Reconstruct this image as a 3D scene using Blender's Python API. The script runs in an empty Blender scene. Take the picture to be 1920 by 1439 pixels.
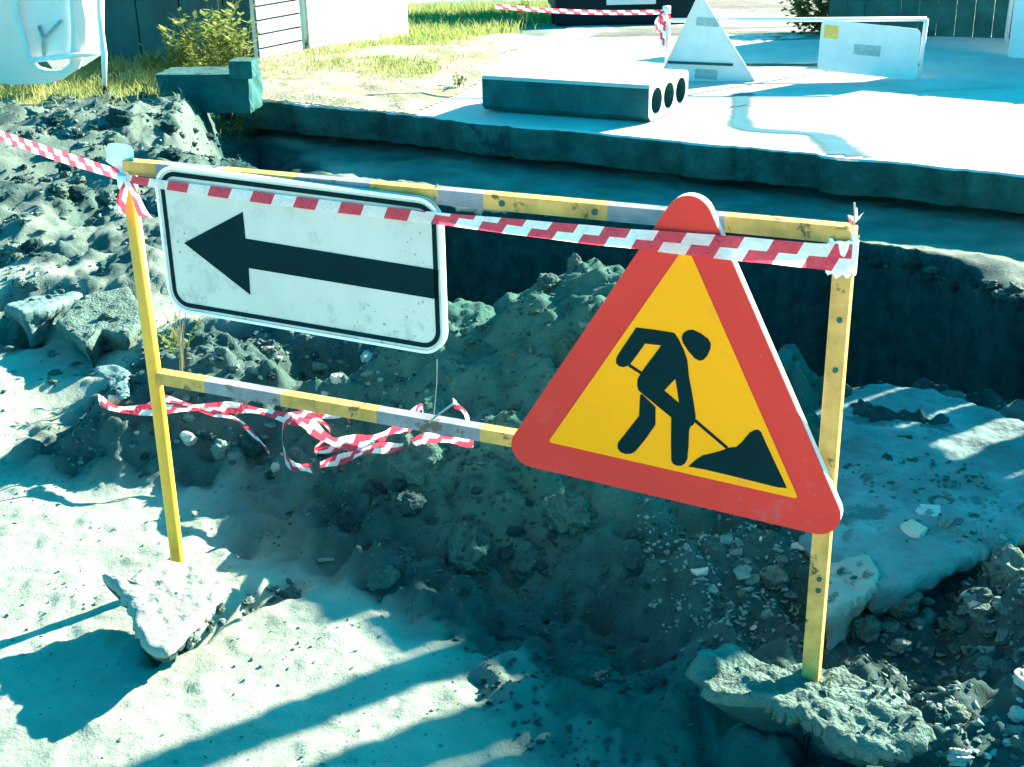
import bpy, bmesh, math, random
import numpy as np
from mathutils import Vector, Matrix

random.seed(7)
RNG = np.random.default_rng(11)
SC = bpy.context.scene
COL = SC.collection
rad = math.radians

# ------------------------------------------------------------------ camera
FPX, CAM_H, PITCH, ROLL = 2500.0, 1.65, rad(22.62), rad(1.3)
CW, CH = 1920.0, 1439.0
_f = np.array([0, math.cos(PITCH), -math.sin(PITCH)])
_r = np.array([1.0, 0, 0])
_d = np.array([0, -math.sin(PITCH), -math.cos(PITCH)])
AX = math.cos(ROLL) * _r + math.sin(ROLL) * _d
AY = math.cos(ROLL) * _d - math.sin(ROLL) * _r
AF = _f
EYE = np.array([0, 0, CAM_H])
cam_data = bpy.data.cameras.new('camera')
cam_data.sensor_width = 36.0
cam_data.lens = FPX / CW * 36.0
cam_data.clip_start = 0.05
cam_data.clip_end = 2000
cam = bpy.data.objects.new('camera', cam_data)
COL.objects.link(cam)
m = Matrix.Identity(4)
for i in range(3):
    m[i][0] = AX[i]; m[i][1] = -AY[i]; m[i][2] = -AF[i]; m[i][3] = EYE[i]
cam.matrix_world = m
SC.camera = cam

# ------------------------------------------------------------------ light
SUN_AZ = math.atan2(0.57, 0.82)          # direction towards the sun, from +x
SUN_EL = rad(24.0)
SUN_VEC = Vector((math.cos(SUN_AZ) * math.cos(SUN_EL), math.sin(SUN_AZ) * math.cos(SUN_EL), math.sin(SUN_EL)))
world = bpy.data.worlds.new('World')
SC.world = world
world.use_nodes = True
wn = world.node_tree
wn.nodes.clear()
w_out = wn.nodes.new('ShaderNodeOutputWorld')
w_bg = wn.nodes.new('ShaderNodeBackground')
w_sky = wn.nodes.new('ShaderNodeTexSky')
w_sky.sky_type = 'NISHITA'
w_sky.sun_disc = False
w_sky.sun_elevation = SUN_EL
w_sky.sun_rotation = math.pi / 2 - SUN_AZ
w_mix = wn.nodes.new('ShaderNodeMix')
w_mix.data_type = 'RGBA'
w_mix.blend_type = 'MULTIPLY'
w_mix.inputs[0].default_value = 1.0
w_mix.inputs[7].default_value = (0.0, 0.66, 0.75, 1)      # the picture's teal cast in everything the sky lights
wn.links.new(w_sky.outputs[0], w_mix.inputs[6])
wn.links.new(w_mix.outputs[2], w_bg.inputs[0])
w_bg.inputs[1].default_value = 0.088
wn.links.new(w_bg.outputs[0], w_out.inputs[0])
sun_data = bpy.data.lights.new('sun', 'SUN')
sun_data.energy = 5.0
sun_data.angle = rad(0.5)
sun_data.color = (1.0, 0.81, 0.63)
sun = bpy.data.objects.new('sun', sun_data)
COL.objects.link(sun)
sun.rotation_euler = SUN_VEC.to_track_quat('Z', 'Y').to_euler()
SC.view_settings.view_transform = 'Standard'
SC.view_settings.look = 'None'
SC.view_settings.exposure = 2.7
SC.view_settings.gamma = 1.0
SC.view_settings.use_curve_mapping = False

# ------------------------------------------------------------------ pixel helpers (survey of the place)
def ray(x, y):
    return AX * ((x - 960) / FPX) + AY * ((y - 719.5) / FPX) + AF

def atz(x, y, z=0.0):
    d = ray(x, y)
    return EYE + d * ((z - CAM_H) / d[2])

def atY(x, y, Y):
    d = ray(x, y)
    return EYE + d * (Y / d[1])

# ------------------------------------------------------------------ noise
def _hash(ix, iy, s):
    n = (ix.astype(np.int64) * 374761393 + iy.astype(np.int64) * 668265263 + s * 974634777) & 0xffffffff
    n = ((n ^ (n >> 13)) * 1274126177) & 0xffffffff
    n = n ^ (n >> 16)
    return (n & 0xffffff) / float(0xffffff)

def vnoise(x, y, s=0):
    x = np.asarray(x, float); y = np.asarray(y, float)
    ix = np.floor(x); iy = np.floor(y)
    fx = x - ix; fy = y - iy
    fx = fx * fx * fx * (fx * (fx * 6 - 15) + 10); fy = fy * fy * fy * (fy * (fy * 6 - 15) + 10)
    a = _hash(ix, iy, s); b = _hash(ix + 1, iy, s); c = _hash(ix, iy + 1, s); d = _hash(ix + 1, iy + 1, s)
    return (a * (1 - fx) + b * fx) * (1 - fy) + (c * (1 - fx) + d * fx) * fy - 0.5

def fbm(x, y, scale, octv=4, s=0, gain=0.5):
    out = 0.0; amp = 1.0; f = 1.0 / scale
    x = np.asarray(x, float); y = np.asarray(y, float)
    for o in range(octv):
        c, sn = math.cos(o * 0.9), math.sin(o * 0.9)
        out = out + amp * vnoise((x * c - y * sn) * f + 17.3 * o, (x * sn + y * c) * f - 9.1 * o, s + o)
        amp *= gain; f *= 2.03
    return out

def cells(x, y, scale, s=0, fill=0.8):
    """rounded clods: 0..1 bumps, one in most cells, of uneven size"""
    x = np.asarray(x, float) / scale; y = np.asarray(y, float) / scale
    ix = np.floor(x); iy = np.floor(y); out = np.zeros(x.shape)
    for dx in (-1, 0, 1):
        for dy in (-1, 0, 1):
            cx, cy = ix + dx, iy + dy
            px = cx + _hash(cx, cy, s); py = cy + _hash(cx, cy, s + 1); r = 0.28 + 0.50 * _hash(cx, cy, s + 2)
            an = 6.28 * _hash(cx, cy, s + 3); el = 0.65 + 0.35 * _hash(cx, cy, s + 4)
            ux, uy = x - px, y - py
            a = ux * np.cos(an) + uy * np.sin(an); b = (-ux * np.sin(an) + uy * np.cos(an)) / el
            h = np.clip(1 - (a * a + b * b) / (r * r), 0, 1) ** 0.75 * r * 1.4
            out = np.maximum(out, np.where(_hash(cx, cy, s + 5) < fill, h, 0))
    return out

def sstep(a, b, x):
    t = np.clip((x - a) / (b - a), 0, 1)
    return t * t * (3 - 2 * t)

def poly_sd(x, y, poly):
    """signed distance to a polygon, negative inside"""
    x = np.asarray(x, float); y = np.asarray(y, float)
    d = np.full(x.shape, 1e9); inside = np.zeros(x.shape, bool)
    n = len(poly)
    for i in range(n):
        x0, y0 = poly[i]; x1, y1 = poly[(i + 1) % n]
        ex, ey = x1 - x0, y1 - y0
        t = np.clip(((x - x0) * ex + (y - y0) * ey) / (ex * ex + ey * ey), 0, 1)
        d = np.minimum(d, np.hypot(x - x0 - t * ex, y - y0 - t * ey))
        c = ((y0 > y) != (y1 > y)) & (x < (x1 - x0) * (y - y0) / ((y1 - y0) if y1 != y0 else 1e-9) + x0)
        inside ^= c
    return np.where(inside, -d, d)

# ------------------------------------------------------------------ terrain height
EA, EB = np.array([-1.81, 9.08]), np.array([2.57, 6.49])       # front edge of the road slabs
ED = (EB - EA) / np.linalg.norm(EB - EA)
EN = np.array([-ED[1], ED[0]])                                  # pointing back, onto the road
def edge_dist(x, y):
    return (x - EA[0]) * EN[0] + (y - EA[1]) * EN[1]
SLOPE_Y, SLOPE = 11.2, 0.092
def zfar(y):
    return -np.maximum(0, np.asarray(y, float) - SLOPE_Y) * SLOPE

LEDGE_Z = -0.27
CREV = [tuple(atz(x, y, 0.0)[:2]) for x, y in ((300, 1225), (360, 1195), (420, 1145), (470, 1115), (540, 1095))]
PIT = [(-1.75, 9.2)] + [tuple(atz(x, y, LEDGE_Z)[:2]) for x, y in ((640, 352), (860, 396), (1200, 415), (1600, 466), (1760, 500), (1925, 552))] + [
       (2.50, 5.3), (2.15, 4.9), (2.06, 4.4), (1.98, 3.72), (1.6, 3.72), (1.0, 3.86), (0.5, 4.20), (-0.1, 4.35), (-0.8, 4.55), (-1.15, 5.3), (-1.35, 6.6), (-1.5, 7.6), (-1.8, 8.6)]

def bump(x, y, cx, cy, rx, ry, h, rot=0.0, p=1.0):
    c, s = math.cos(rot), math.sin(rot)
    dx, dy = x - cx, y - cy
    u = (dx * c + dy * s) / rx; v = (-dx * s + dy * c) / ry
    r2 = u * u + v * v
    return h * np.clip(1 - r2, 0, 1) ** p * (1 + 0 * r2)

def soilness(x, y):
    """1 where the soil is freshly dug and moist, 0 on the dry trodden dust"""
    n = fbm(x, y, 0.5, 3, 31) * 0.35
    a = np.zeros_like(x)
    a = np.maximum(a, 1 - sstep(-0.15, 0.25, np.hypot((x - 0.3) / 1.25, (y - 3.35) / 0.85) - 0.75 + n))
    a = np.maximum(a, 0.85 * (1 - sstep(-0.1, 0.2, np.hypot((x + 0.85) / 0.75, (y - 3.75) / 0.55) - 0.8 + n)))
    a = np.maximum(a, 1 - sstep(0.0, 0.25, poly_sd(x, y, PIT) + n * 0.6))
    a = np.maximum(a, 0.62 * (1 - sstep(-0.1, 0.25, np.hypot((x + 2.4) / 1.4, (y - 8.0) / 1.1) - 0.8 + n)))
    a = np.maximum(a, 0.55 * (1 - sstep(-0.2, 0.3, np.hypot((x + 2.6) / 1.3, (y - 6.4) / 1.2) - 0.8 + n)))
    a = np.maximum(a, 0.9 * (1 - sstep(-0.15, 0.15, np.hypot((x - 1.1) / 0.75, (y - 2.1) / 0.75) - 0.8 + n)))
    a = np.maximum(a, 0.7 * sstep(0.35, 0.6, x + 0.3 * n) * (1 - sstep(4.0, 4.4, y)) * sstep(1.2, 1.6, y))
    a = np.maximum(a, 0.85 * (1 - sstep(-0.15, 0.2, np.hypot((x - 0.50) / 0.72, (y - 2.52) / 0.60) - 0.85 + n)))
    a = np.maximum(a, 0.8 * sstep(-0.05, 0.2, fbm(x, y, 0.45, 4, 33)) * (1 - sstep(-1.5, -1.2, x)) * sstep(3.6, 4.4, y) * (1 - sstep(9.0, 9.6, y)))
    a = np.maximum(a, 0.95 * (1 - sstep(-0.12, 0.12, np.hypot((x - 0.36) / 0.82, (y - 2.84) / 0.58) - 0.9 + 0.7 * n)))
    a = np.maximum(a, 0.5 * sstep(-0.15, 0.1, x + n) * sstep(1.9, 2.1, y) * (1 - sstep(2.6, 3.0, y)))
    on = sstep(-1.3, -1.15, edge_dist(x, y)) * sstep(-1.9, -1.0, x) * sstep(4.6, 5.2, y) * sstep(0.0, 0.10, poly_sd(x, y, PIT) + 0.12 * fbm(x, y, 0.45, 4, 61))
    a = a * (1 - on) + np.maximum(a * (1 - sstep(-0.95, -0.7, edge_dist(x, y))), 0.35 + 0.5 * fbm(x, y, 0.3, 3, 36)) * on
    return np.clip(a, 0, 1)

def height(x, y):
    x = np.asarray(x, float); y = np.asarray(y, float)
    near = (1 - sstep(9.5, 12, y)) * sstep(0.3, 1.4, y)
    big = fbm(x, y, 1.6, 3, 3)
    mid = fbm(x, y, 0.28, 4, 5)
    fine = fbm(x, y, 0.07, 3, 9)
    s = soilness(x, y)
    z = 0.03 * big * near + (0.009 + 0.088 * s) * mid * near + (0.0045 + 0.031 * s) * fine * near
    # clods: billowy bumps on dug soil
    b1 = np.abs(fbm(x, y, 0.16, 2, 21)); b2 = np.abs(fbm(x, y, 0.085, 2, 22))
    z = z + s * near * (0.06 * (0.25 - b1) + 0.03 * (0.22 - b2))
    wxx = x + 0.02 * fbm(x, y, 0.08, 2, 24); wyy = y + 0.02 * fbm(x, y, 0.08, 2, 25)
    cm = 1 - 0.72 * (1 - sstep(0.5, 1.0, np.hypot((x - 0.12) / 0.75, (y - 3.45) / 0.62)))
    cm = cm * (1 - 0.4 * (1 - sstep(-1.7, -1.2, x)))
    z = z + cm * s * near * (0.050 * cells(wxx, wyy, 0.17, 50, 0.45) + 0.034 * cells(wxx, wyy, 0.075, 60, 0.7) + 0.016 * cells(x, y, 0.034, 70, 0.8) - 0.02)
    z = z + near * (0.007 * cells(x, y, 0.06, 90, 0.22) + 0.004 * cells(x, y, 0.028, 95, 0.3))
    # the dirt mound behind the barrier
    wx = x + 0.08 * fbm(x, y, 0.5, 2, 41); wy = y + 0.10 * fbm(x, y, 0.5, 2, 42)
    ridge = np.interp(wx, [-0.62, -0.40, -0.16, 0.05, 0.24, 0.50, 0.72, 0.95, 1.2], [0, 0.13, 0.33, 0.42, 0.47, 0.40, 0.24, 0.08, 0])
    ry = 3.62
    prof = np.where(wy < ry, 1 - sstep(0.02, 0.86, ry - wy), 1 - sstep(0.0, 0.75, wy - ry))
    z = z + ridge * prof
    z = z + bump(wx, wy, 0.02, 2.95, 0.5, 0.30, 0.07)
    # crevice beside the left lump
    d = np.full(x.shape, 9.0)
    for (ax_, ay_), (bx_, by_) in zip(CREV[:-1], CREV[1:]):
        ex, ey = bx_ - ax_, by_ - ay_
        t = np.clip(((x - ax_) * ex + (y - ay_) * ey) / (ex * ex + ey * ey), 0, 1)
        d = np.minimum(d, np.hypot(x - ax_ - t * ex, y - ay_ - t * ey))
    z = z - 0.075 * np.exp(-((d + 0.03 * fbm(x, y, 0.06, 2, 44)) / 0.032) ** 2)
    # debris heap at the left post
    z = z + bump(wx, wy, -0.95, 3.72, 0.42, 0.36, 0.17, 0.2)
    z = z + bump(wx, wy, -0.55, 3.55, 0.34, 0.26, 0.10, 0.0)
    z = z - bump(wx, wy, -1.42, 3.75, 0.30, 0.28, 0.09, 0.3)
    z = z + bump(wx, wy, -0.75, 4.25, 0.7, 0.35, 0.15, 0.0)
    # crust on the left
    z = z + bump(wx, wy, -1.75, 5.05, 0.45, 0.28, 0.10, 0.2, 0.6) - bump(wx, wy, -2.0, 5.45, 0.32, 0.14, 0.14, 0.1)
    z = z + bump(wx, wy, -1.95, 4.55, 0.5, 0.22, 0.05)
    # heaps of dug soil far left
    for cx, cy, a, b, h in ((-2.9, 7.4, 0.9, 0.55, 0.22), (-2.2, 7.9, 0.7, 0.5, 0.20), (-3.4, 8.3, 0.8, 0.5, 0.20), (-1.9, 8.4, 0.45, 0.4, 0.14),
                            (-2.6, 6.2, 0.6, 0.45, 0.13), (-1.9, 6.9, 0.4, 0.35, 0.15), (-3.1, 5.6, 0.7, 0.4, 0.10), (-2.4, 8.6, 0.6, 0.3, 0.15)):
        z = z + bump(wx, wy, cx, cy, a, b, h * 0.72, 0.3)
    # broken ground and rubble on the right
    z = z + bump(wx, wy, 0.52, 2.66, 0.28, 0.26, 0.10) + bump(wx, wy, 1.15, 2.15, 0.40, 0.55, 0.07) + bump(wx, wy, 1.35, 2.5, 0.3, 0.3, 0.10)
    z = z - bump(wx, wy, 0.20, 2.05, 0.36, 0.22, 0.05) - bump(wx, wy, 0.95, 2.42, 0.22, 0.18, 0.07)
    # pit and the ledge under the road
    e = edge_dist(x, y)
    jag = 0.12 * fbm(x, y, 0.45, 4, 61) + 0.07 * fbm(x, y, 0.11, 3, 62)
    sd = poly_sd(x, y, PIT) + jag
    wall = np.where(x < -0.9, 0.75, 0.16)
    depth = sstep(0.0, 1.0, -sd / wall)
    ledge = sstep(-1.35, -1.15, e + 0.25 * (x < -1.2)) * sstep(-2.05, -1.85, x + 0.10 * (y - 9)) * (1 - sstep(10.9, 11.1, y))
    zl = LEDGE_Z + 0.02 * fbm(x, y, 0.3, 3, 71) + 0.010 * fine + 0.05 * np.exp(-((e + 0.72) / 0.12) ** 2) * (0.5 + fbm(x, y, 0.2, 3, 72))
    z = z * (1 - ledge) + zl * ledge
    z = z * (1 - depth) + (-1.25 + 0.12 * mid) * depth
    # far away: gentle fall, grass swells
    z = z + zfar(y) + 0.05 * fbm(x, y, 2.5, 3, 81) * sstep(11, 14, y) * sstep(0.3, -0.6, x - 0.2 * (y - 10))
    return z

GRID = {}
CHUNKS = []
def ground_z(x, y):
    """height of the built ground, read from its grid; lying slabs and lumps count too"""
    xs, ys, Z = GRID['x'], GRID['y'], GRID['z']
    x = np.asarray(x, float); y = np.asarray(y, float)
    i = np.clip(np.searchsorted(xs, x) - 1, 0, len(xs) - 2); j = np.clip(np.searchsorted(ys, y) - 1, 0, len(ys) - 2)
    fx = np.clip((x - xs[i]) / (xs[i + 1] - xs[i]), 0, 1); fy = np.clip((y - ys[j]) / (ys[j + 1] - ys[j]), 0, 1)
    z = (Z[j, i] * (1 - fx) + Z[j, i + 1] * fx) * (1 - fy) + (Z[j + 1, i] * (1 - fx) + Z[j + 1, i + 1] * fx) * fy
    for poly, zt in CHUNKS:
        z = np.where(poly_sd(x, y, poly) < -0.01, np.maximum(z, zt), z)
    return z

def hit(px, py, tmax=30.0):
    """where the sight line of a survey pixel meets the ground"""
    d = ray(px, py)
    t = np.arange(1.5, tmax if py < 300 else 9.0, 0.012)
    p = EYE[None, :] + d[None, :] * t[:, None]
    below = p[:, 2] < ground_z(p[:, 0], p[:, 1])
    i = int(np.argmax(below)) if below.any() else len(t) - 1
    return p[i]

def hz(x, y):
    return float(ground_z(np.array([x]), np.array([y]))[0])

# ------------------------------------------------------------------ materials
def new_mat(name):
    mt = bpy.data.materials.new(name)
    mt.use_nodes = True
    nt = mt.node_tree
    bs = nt.nodes['Principled BSDF']
    return mt, nt, bs

def mat(name, color, rough=0.8, var=0.25, scale=8.0, bump=0.3, bscale=60.0, bdist=0.004, metallic=0.0, color2=None, spec=0.3, detail=6.0, stain=None, thresh=(0.35, 0.65), specks=None):
    mt, nt, bs = new_mat(name)
    N = nt.nodes; L = nt.links
    tc = N.new('ShaderNodeTexCoord')
    nz = N.new('ShaderNodeTexNoise'); nz.inputs['Scale'].default_value = scale; nz.inputs['Detail'].default_value = detail
    nz.inputs['Roughness'].default_value = 0.65
    L.new(tc.outputs['Object'], nz.inputs['Vector'])
    cr = N.new('ShaderNodeValToRGB')
    c2 = color2 if color2 else tuple(min(1, c * (1 + var)) for c in color)
    c1 = color if color2 else tuple(c * (1 - var) for c in color)
    cr.color_ramp.elements[0].position = thresh[0]; cr.color_ramp.elements[1].position = thresh[1]
    cr.color_ramp.elements[0].color = (*c1, 1); cr.color_ramp.elements[1].color = (*c2, 1)
    L.new(nz.outputs['Fac'], cr.inputs['Fac'])
    col = cr.outputs['Color']
    if stain:
        n2 = N.new('ShaderNodeTexNoise'); n2.inputs['Scale'].default_value = stain[1]; n2.inputs['Detail'].default_value = 8
        n2.inputs['Roughness'].default_value = 0.7
        L.new(tc.outputs['Object'], n2.inputs['Vector'])
        r2 = N.new('ShaderNodeValToRGB')
        r2.color_ramp.elements[0].position = stain[2]; r2.color_ramp.elements[1].position = stain[2] + 0.06
        r2.color_ramp.elements[0].color = (0, 0, 0, 1); r2.color_ramp.elements[1].color = (1, 1, 1, 1)
        L.new(n2.outputs['Fac'], r2.inputs['Fac'])
        mx = N.new('ShaderNodeMix'); mx.data_type = 'RGBA'
        L.new(r2.outputs['Color'], mx.inputs[0]); L.new(col, mx.inputs[6]); mx.inputs[7].default_value = (*stain[0], 1)
        col = mx.outputs[2]
    if specks:
        vo = N.new('ShaderNodeTexVoronoi'); vo.inputs['Scale'].default_value = specks[1]; L.new(tc.outputs['Object'], vo.inputs['Vector'])
        ns = N.new('ShaderNodeTexNoise'); ns.inputs['Scale'].default_value = specks[1] * 0.12; ns.inputs['Detail'].default_value = 3; L.new(tc.outputs['Object'], ns.inputs['Vector'])
        mm = N.new('ShaderNodeMath'); mm.operation = 'MULTIPLY_ADD'; mm.inputs[1].default_value = -0.9; L.new(ns.outputs['Fac'], mm.inputs[0]); L.new(vo.outputs['Distance'], mm.inputs[2])
        sr = N.new('ShaderNodeMapRange'); sr.inputs['From Min'].default_value = specks[2]; sr.inputs['From Max'].default_value = specks[2] - 0.06
        L.new(mm.outputs[0], sr.inputs['Value'])
        mk = N.new('ShaderNodeMix'); mk.data_type = 'RGBA'
        ml = N.new('ShaderNodeMath'); ml.operation = 'MULTIPLY'; ml.inputs[1].default_value = 0.75; L.new(sr.outputs['Result'], ml.inputs[0])
        L.new(ml.outputs[0], mk.inputs[0]); L.new(col, mk.inputs[6]); mk.inputs[7].default_value = (*specks[0], 1)
        col = mk.outputs[2]
    L.new(col, bs.inputs['Base Color'])
    bs.inputs['Roughness'].default_value = rough
    bs.inputs['Metallic'].default_value = metallic
    bs.inputs['Specular IOR Level'].default_value = spec
    if bump > 0:
        nb = N.new('ShaderNodeTexNoise'); nb.inputs['Scale'].default_value = bscale; nb.inputs['Detail'].default_value = 5
        L.new(tc.outputs['Object'], nb.inputs['Vector'])
        bp = N.new('ShaderNodeBump'); bp.inputs['Strength'].default_value = bump; bp.inputs['Distance'].default_value = bdist
        L.new(nb.outputs['Fac'], bp.inputs['Height']); L.new(bp.outputs['Normal'], bs.inputs['Normal'])
    return mt

def ground_mat():
    mt, nt, bs = new_mat('soil_and_dust')
    N = nt.nodes; L = nt.links
    at = N.new('ShaderNodeAttribute'); at.attribute_name = 'soil'
    tc = N.new('ShaderNodeTexCoord')
    def noise(sc, det=6, ro=0.65):
        n = N.new('ShaderNodeTexNoise'); n.inputs['Scale'].default_value = sc; n.inputs['Detail'].default_value = det; n.inputs['Roughness'].default_value = ro
        L.new(tc.outputs['Object'], n.inputs['Vector']); return n
    def ramp(src, p0, c0, p1, c1):
        r = N.new('ShaderNodeValToRGB'); r.color_ramp.elements[0].position = p0; r.color_ramp.elements[1].position = p1
        r.color_ramp.elements[0].color = (*c0, 1); r.color_ramp.elements[1].color = (*c1, 1)
        L.new(src, r.inputs['Fac']); return r
    dust = ramp(noise(5).outputs['Fac'], 0.35, (0.195, 0.265, 0.220), 0.65, (0.28, 0.350, 0.295))
    soil = ramp(noise(14).outputs['Fac'], 0.35, (0.004, 0.038, 0.042), 0.68, (0.020, 0.080, 0.076))
    ac = N.new('ShaderNodeAttribute'); ac.attribute_name = 'clay'
    clay = ramp(noise(9).outputs['Fac'], 0.35, (0.022, 0.100, 0.085), 0.68, (0.062, 0.160, 0.130))
    mc = N.new('ShaderNodeMix'); mc.data_type = 'RGBA'
    L.new(ac.outputs['Fac'], mc.inputs[0]); L.new(soil.outputs['Color'], mc.inputs[6]); L.new(clay.outputs['Color'], mc.inputs[7])
    mx = N.new('ShaderNodeMix'); mx.data_type = 'RGBA'
    L.new(at.outputs['Fac'], mx.inputs[0]); L.new(dust.outputs['Color'], mx.inputs[6]); L.new(mc.outputs[2], mx.inputs[7])
    # pebbles and crumbs: dark grit and pale chips
    vo = N.new('ShaderNodeTexVoronoi'); vo.inputs['Scale'].default_value = 55; L.new(tc.outputs['Object'], vo.inputs['Vector'])
    grit = ramp(vo.outputs['Distance'], 0.10, (1, 1, 1), 0.22, (0, 0, 0))
    sel = ramp(vo.outputs['Color'], 0.62, (0, 0, 0), 0.72, (1, 1, 1))
    mul = N.new('ShaderNodeMath'); mul.operation = 'MULTIPLY'
    L.new(grit.outputs['Color'], mul.inputs[0]); L.new(sel.outputs['Color'], mul.inputs[1])
    mx2 = N.new('ShaderNodeMix'); mx2.data_type = 'RGBA'
    L.new(mul.outputs[0], mx2.inputs[0]); L.new(mx.outputs[2], mx2.inputs[6]); mx2.inputs[7].default_value = (0.10, 0.14, 0.12, 1)
    # unseen pale ground on the near side, added to bounce sunlight onto the signs
    sx = N.new('ShaderNodeSeparateXYZ'); L.new(tc.outputs['Object'], sx.inputs[0])
    wob = N.new('ShaderNodeMath'); wob.operation = 'MULTIPLY_ADD'; wob.inputs[1].default_value = 0.25
    L.new(noise(3).outputs['Fac'], wob.inputs[0]); L.new(sx.outputs[1], wob.inputs[2])
    ap = N.new('ShaderNodeMapRange'); ap.inputs['From Min'].default_value = 1.72; ap.inputs['From Max'].default_value = 1.86
    ap.inputs['To Min'].default_value = 1.0; ap.inputs['To Max'].default_value = 0.0; L.new(wob.outputs[0], ap.inputs['Value'])
    mx3 = N.new('ShaderNodeMix'); mx3.data_type = 'RGBA'
    L.new(ap.outputs['Result'], mx3.inputs[0]); L.new(mx2.outputs[2], mx3.inputs[6]); mx3.inputs[7].default_value = (0.60, 0.54, 0.47, 1)
    L.new(mx3.outputs[2], bs.inputs['Base Color'])
    bs.inputs['Roughness'].default_value = 0.95
    bs.inputs['Specular IOR Level'].default_value = 0.1
    nb = noise(48, 8, 0.7)
    nb2 = noise(170, 4, 0.6)
    ad = N.new('ShaderNodeMath'); ad.operation = 'MULTIPLY_ADD'; ad.inputs[1].default_value = 0.35
    L.new(nb2.outputs['Fac'], ad.inputs[0]); L.new(nb.outputs['Fac'], ad.inputs[2])
    bp = N.new('ShaderNodeBump'); bp.inputs['Distance'].default_value = 0.012
    st = N.new('ShaderNodeMath'); st.operation = 'MULTIPLY_ADD'; st.inputs[1].default_value = 0.40; st.inputs[2].default_value = 0.50
    L.new(at.outputs['Fac'], st.inputs[0]); L.new(st.outputs[0], bp.inputs['Strength'])
    L.new(ad.outputs[0], bp.inputs['Height']); L.new(bp.outputs['Normal'], bs.inputs['Normal'])
    return mt

def tape_mat():
    """red and white film, slanted blocks in two rows, printed along the strip (UV: metres along, 0..1 across)"""
    mt, nt, bs = new_mat('red_white_film')
    N = nt.nodes; L = nt.links
    uv = N.new('ShaderNodeUVMap'); uv.uv_map = 'UVMap'
    sp = N.new('ShaderNodeSeparateXYZ'); L.new(uv.outputs['UV'], sp.inputs[0])
    def M(op, a, b=None, c=None):
        n = N.new('ShaderNodeMath'); n.operation = op
        for i, v in enumerate((a, b, c)):
            if v is None: continue
            if hasattr(v, 'links') or hasattr(v, 'is_linked'): L.new(v, n.inputs[i])
            else: n.inputs[i].default_value = v
        return n.outputs[0]
    # slant grows in steps, as the print on crumpled film reads
    v = sp.outputs[1]
    row = M('GREATER_THAN', v, 0.5)
    sh = M('MULTIPLY_ADD', v, 0.022, M('MULTIPLY', row, 0.030))
    s = M('ADD', sp.outputs[0], M('MULTIPLY', sh, -1.0))
    fr = M('FRACT', M('DIVIDE', s, 0.100))
    red = M('LESS_THAN', fr, 0.5)
    mx = N.new('ShaderNodeMix'); mx.data_type = 'RGBA'
    L.new(red, mx.inputs[0]); mx.inputs[6].default_value = (0.86, 0.87, 0.87, 1); mx.inputs[7].default_value = (0.72, 0.055, 0.10, 1)
    L.new(mx.outputs[2], bs.inputs['Base Color'])
    bs.inputs['Roughness'].default_value = 0.32
    bs.inputs['Specular IOR Level'].default_value = 0.5
    tcn = N.new('ShaderNodeTexCoord'); nb = N.new('ShaderNodeTexNoise'); nb.inputs['Scale'].default_value = 45; nb.inputs['Detail'].default_value = 3; nb.inputs['Distortion'].default_value = 1.5
    L.new(tcn.outputs['Object'], nb.inputs['Vector'])
    bp = N.new('ShaderNodeBump'); bp.inputs['Strength'].default_value = 0.8; bp.inputs['Distance'].default_value = 0.01
    L.new(nb.outputs['Fac'], bp.inputs['Height']); L.new(bp.outputs['Normal'], bs.inputs['Normal'])
    tr = N.new('ShaderNodeBsdfTranslucent'); L.new(mx.outputs[2], tr.inputs['Color']); L.new(bp.outputs['Normal'], tr.inputs['Normal'])
    ms = N.new('ShaderNodeMixShader'); ms.inputs[0].default_value = 0.45
    out = N['Material Output']
    L.new(bs.outputs[0], ms.inputs[1]); L.new(tr.outputs[0], ms.inputs[2]); L.new(ms.outputs[0], out.inputs['Surface'])
    return mt

def leaf_mat(name, c1, c2):
    mt = mat(name, c1, 0.6, color2=c2, scale=2.5, bump=0, spec=0.2)
    nt = mt.node_tree; N = nt.nodes; L = nt.links
    bs = N['Principled BSDF']; out = N['Material Output']
    src = bs.inputs['Base Color'].links[0].from_socket
    tr = N.new('ShaderNodeBsdfTranslucent'); L.new(src, tr.inputs['Color'])
    ms = N.new('ShaderNodeMixShader'); ms.inputs[0].default_value = 0.4
    L.new(bs.outputs[0], ms.inputs[1]); L.new(tr.outputs[0], ms.inputs[2]); L.new(ms.outputs[0], out.inputs['Surface'])
    return mt

M_GROUND = ground_mat()
M_TAPE = tape_mat()
M_ROAD = mat('pale_concrete_road', (0.52, 0.50, 0.46), 0.9, 0.10, 3.0, 0.4, 70, 0.004, stain=((0.42, 0.42, 0.39), 2.2, 0.62))
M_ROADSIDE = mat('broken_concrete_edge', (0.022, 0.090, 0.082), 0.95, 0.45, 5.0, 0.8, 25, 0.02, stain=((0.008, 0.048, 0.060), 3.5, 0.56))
M_CONC = mat('weathered_concrete', (0.095, 0.195, 0.195), 0.95, 0.35, 5.0, 0.8, 48, 0.008, stain=((0.04, 0.11, 0.11), 6.0, 0.56))
M_CONCP = mat('pale_crusted_concrete', (0.235, 0.285, 0.25), 0.95, 0.10, 9.0, 0.6, 60, 0.008)
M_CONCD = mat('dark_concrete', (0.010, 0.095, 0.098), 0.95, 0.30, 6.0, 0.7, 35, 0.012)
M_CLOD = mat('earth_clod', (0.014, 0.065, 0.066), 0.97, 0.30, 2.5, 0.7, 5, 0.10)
M_CLODC = mat('crumbly_mortar_lump', (0.085, 0.165, 0.14), 0.97, 0.28, 14.0, 1.0, 110, 0.016)
M_STONE = mat('grey_stone', (0.11, 0.19, 0.17), 0.9, 0.25, 2.0, 0.5, 4, 0.08)
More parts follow.
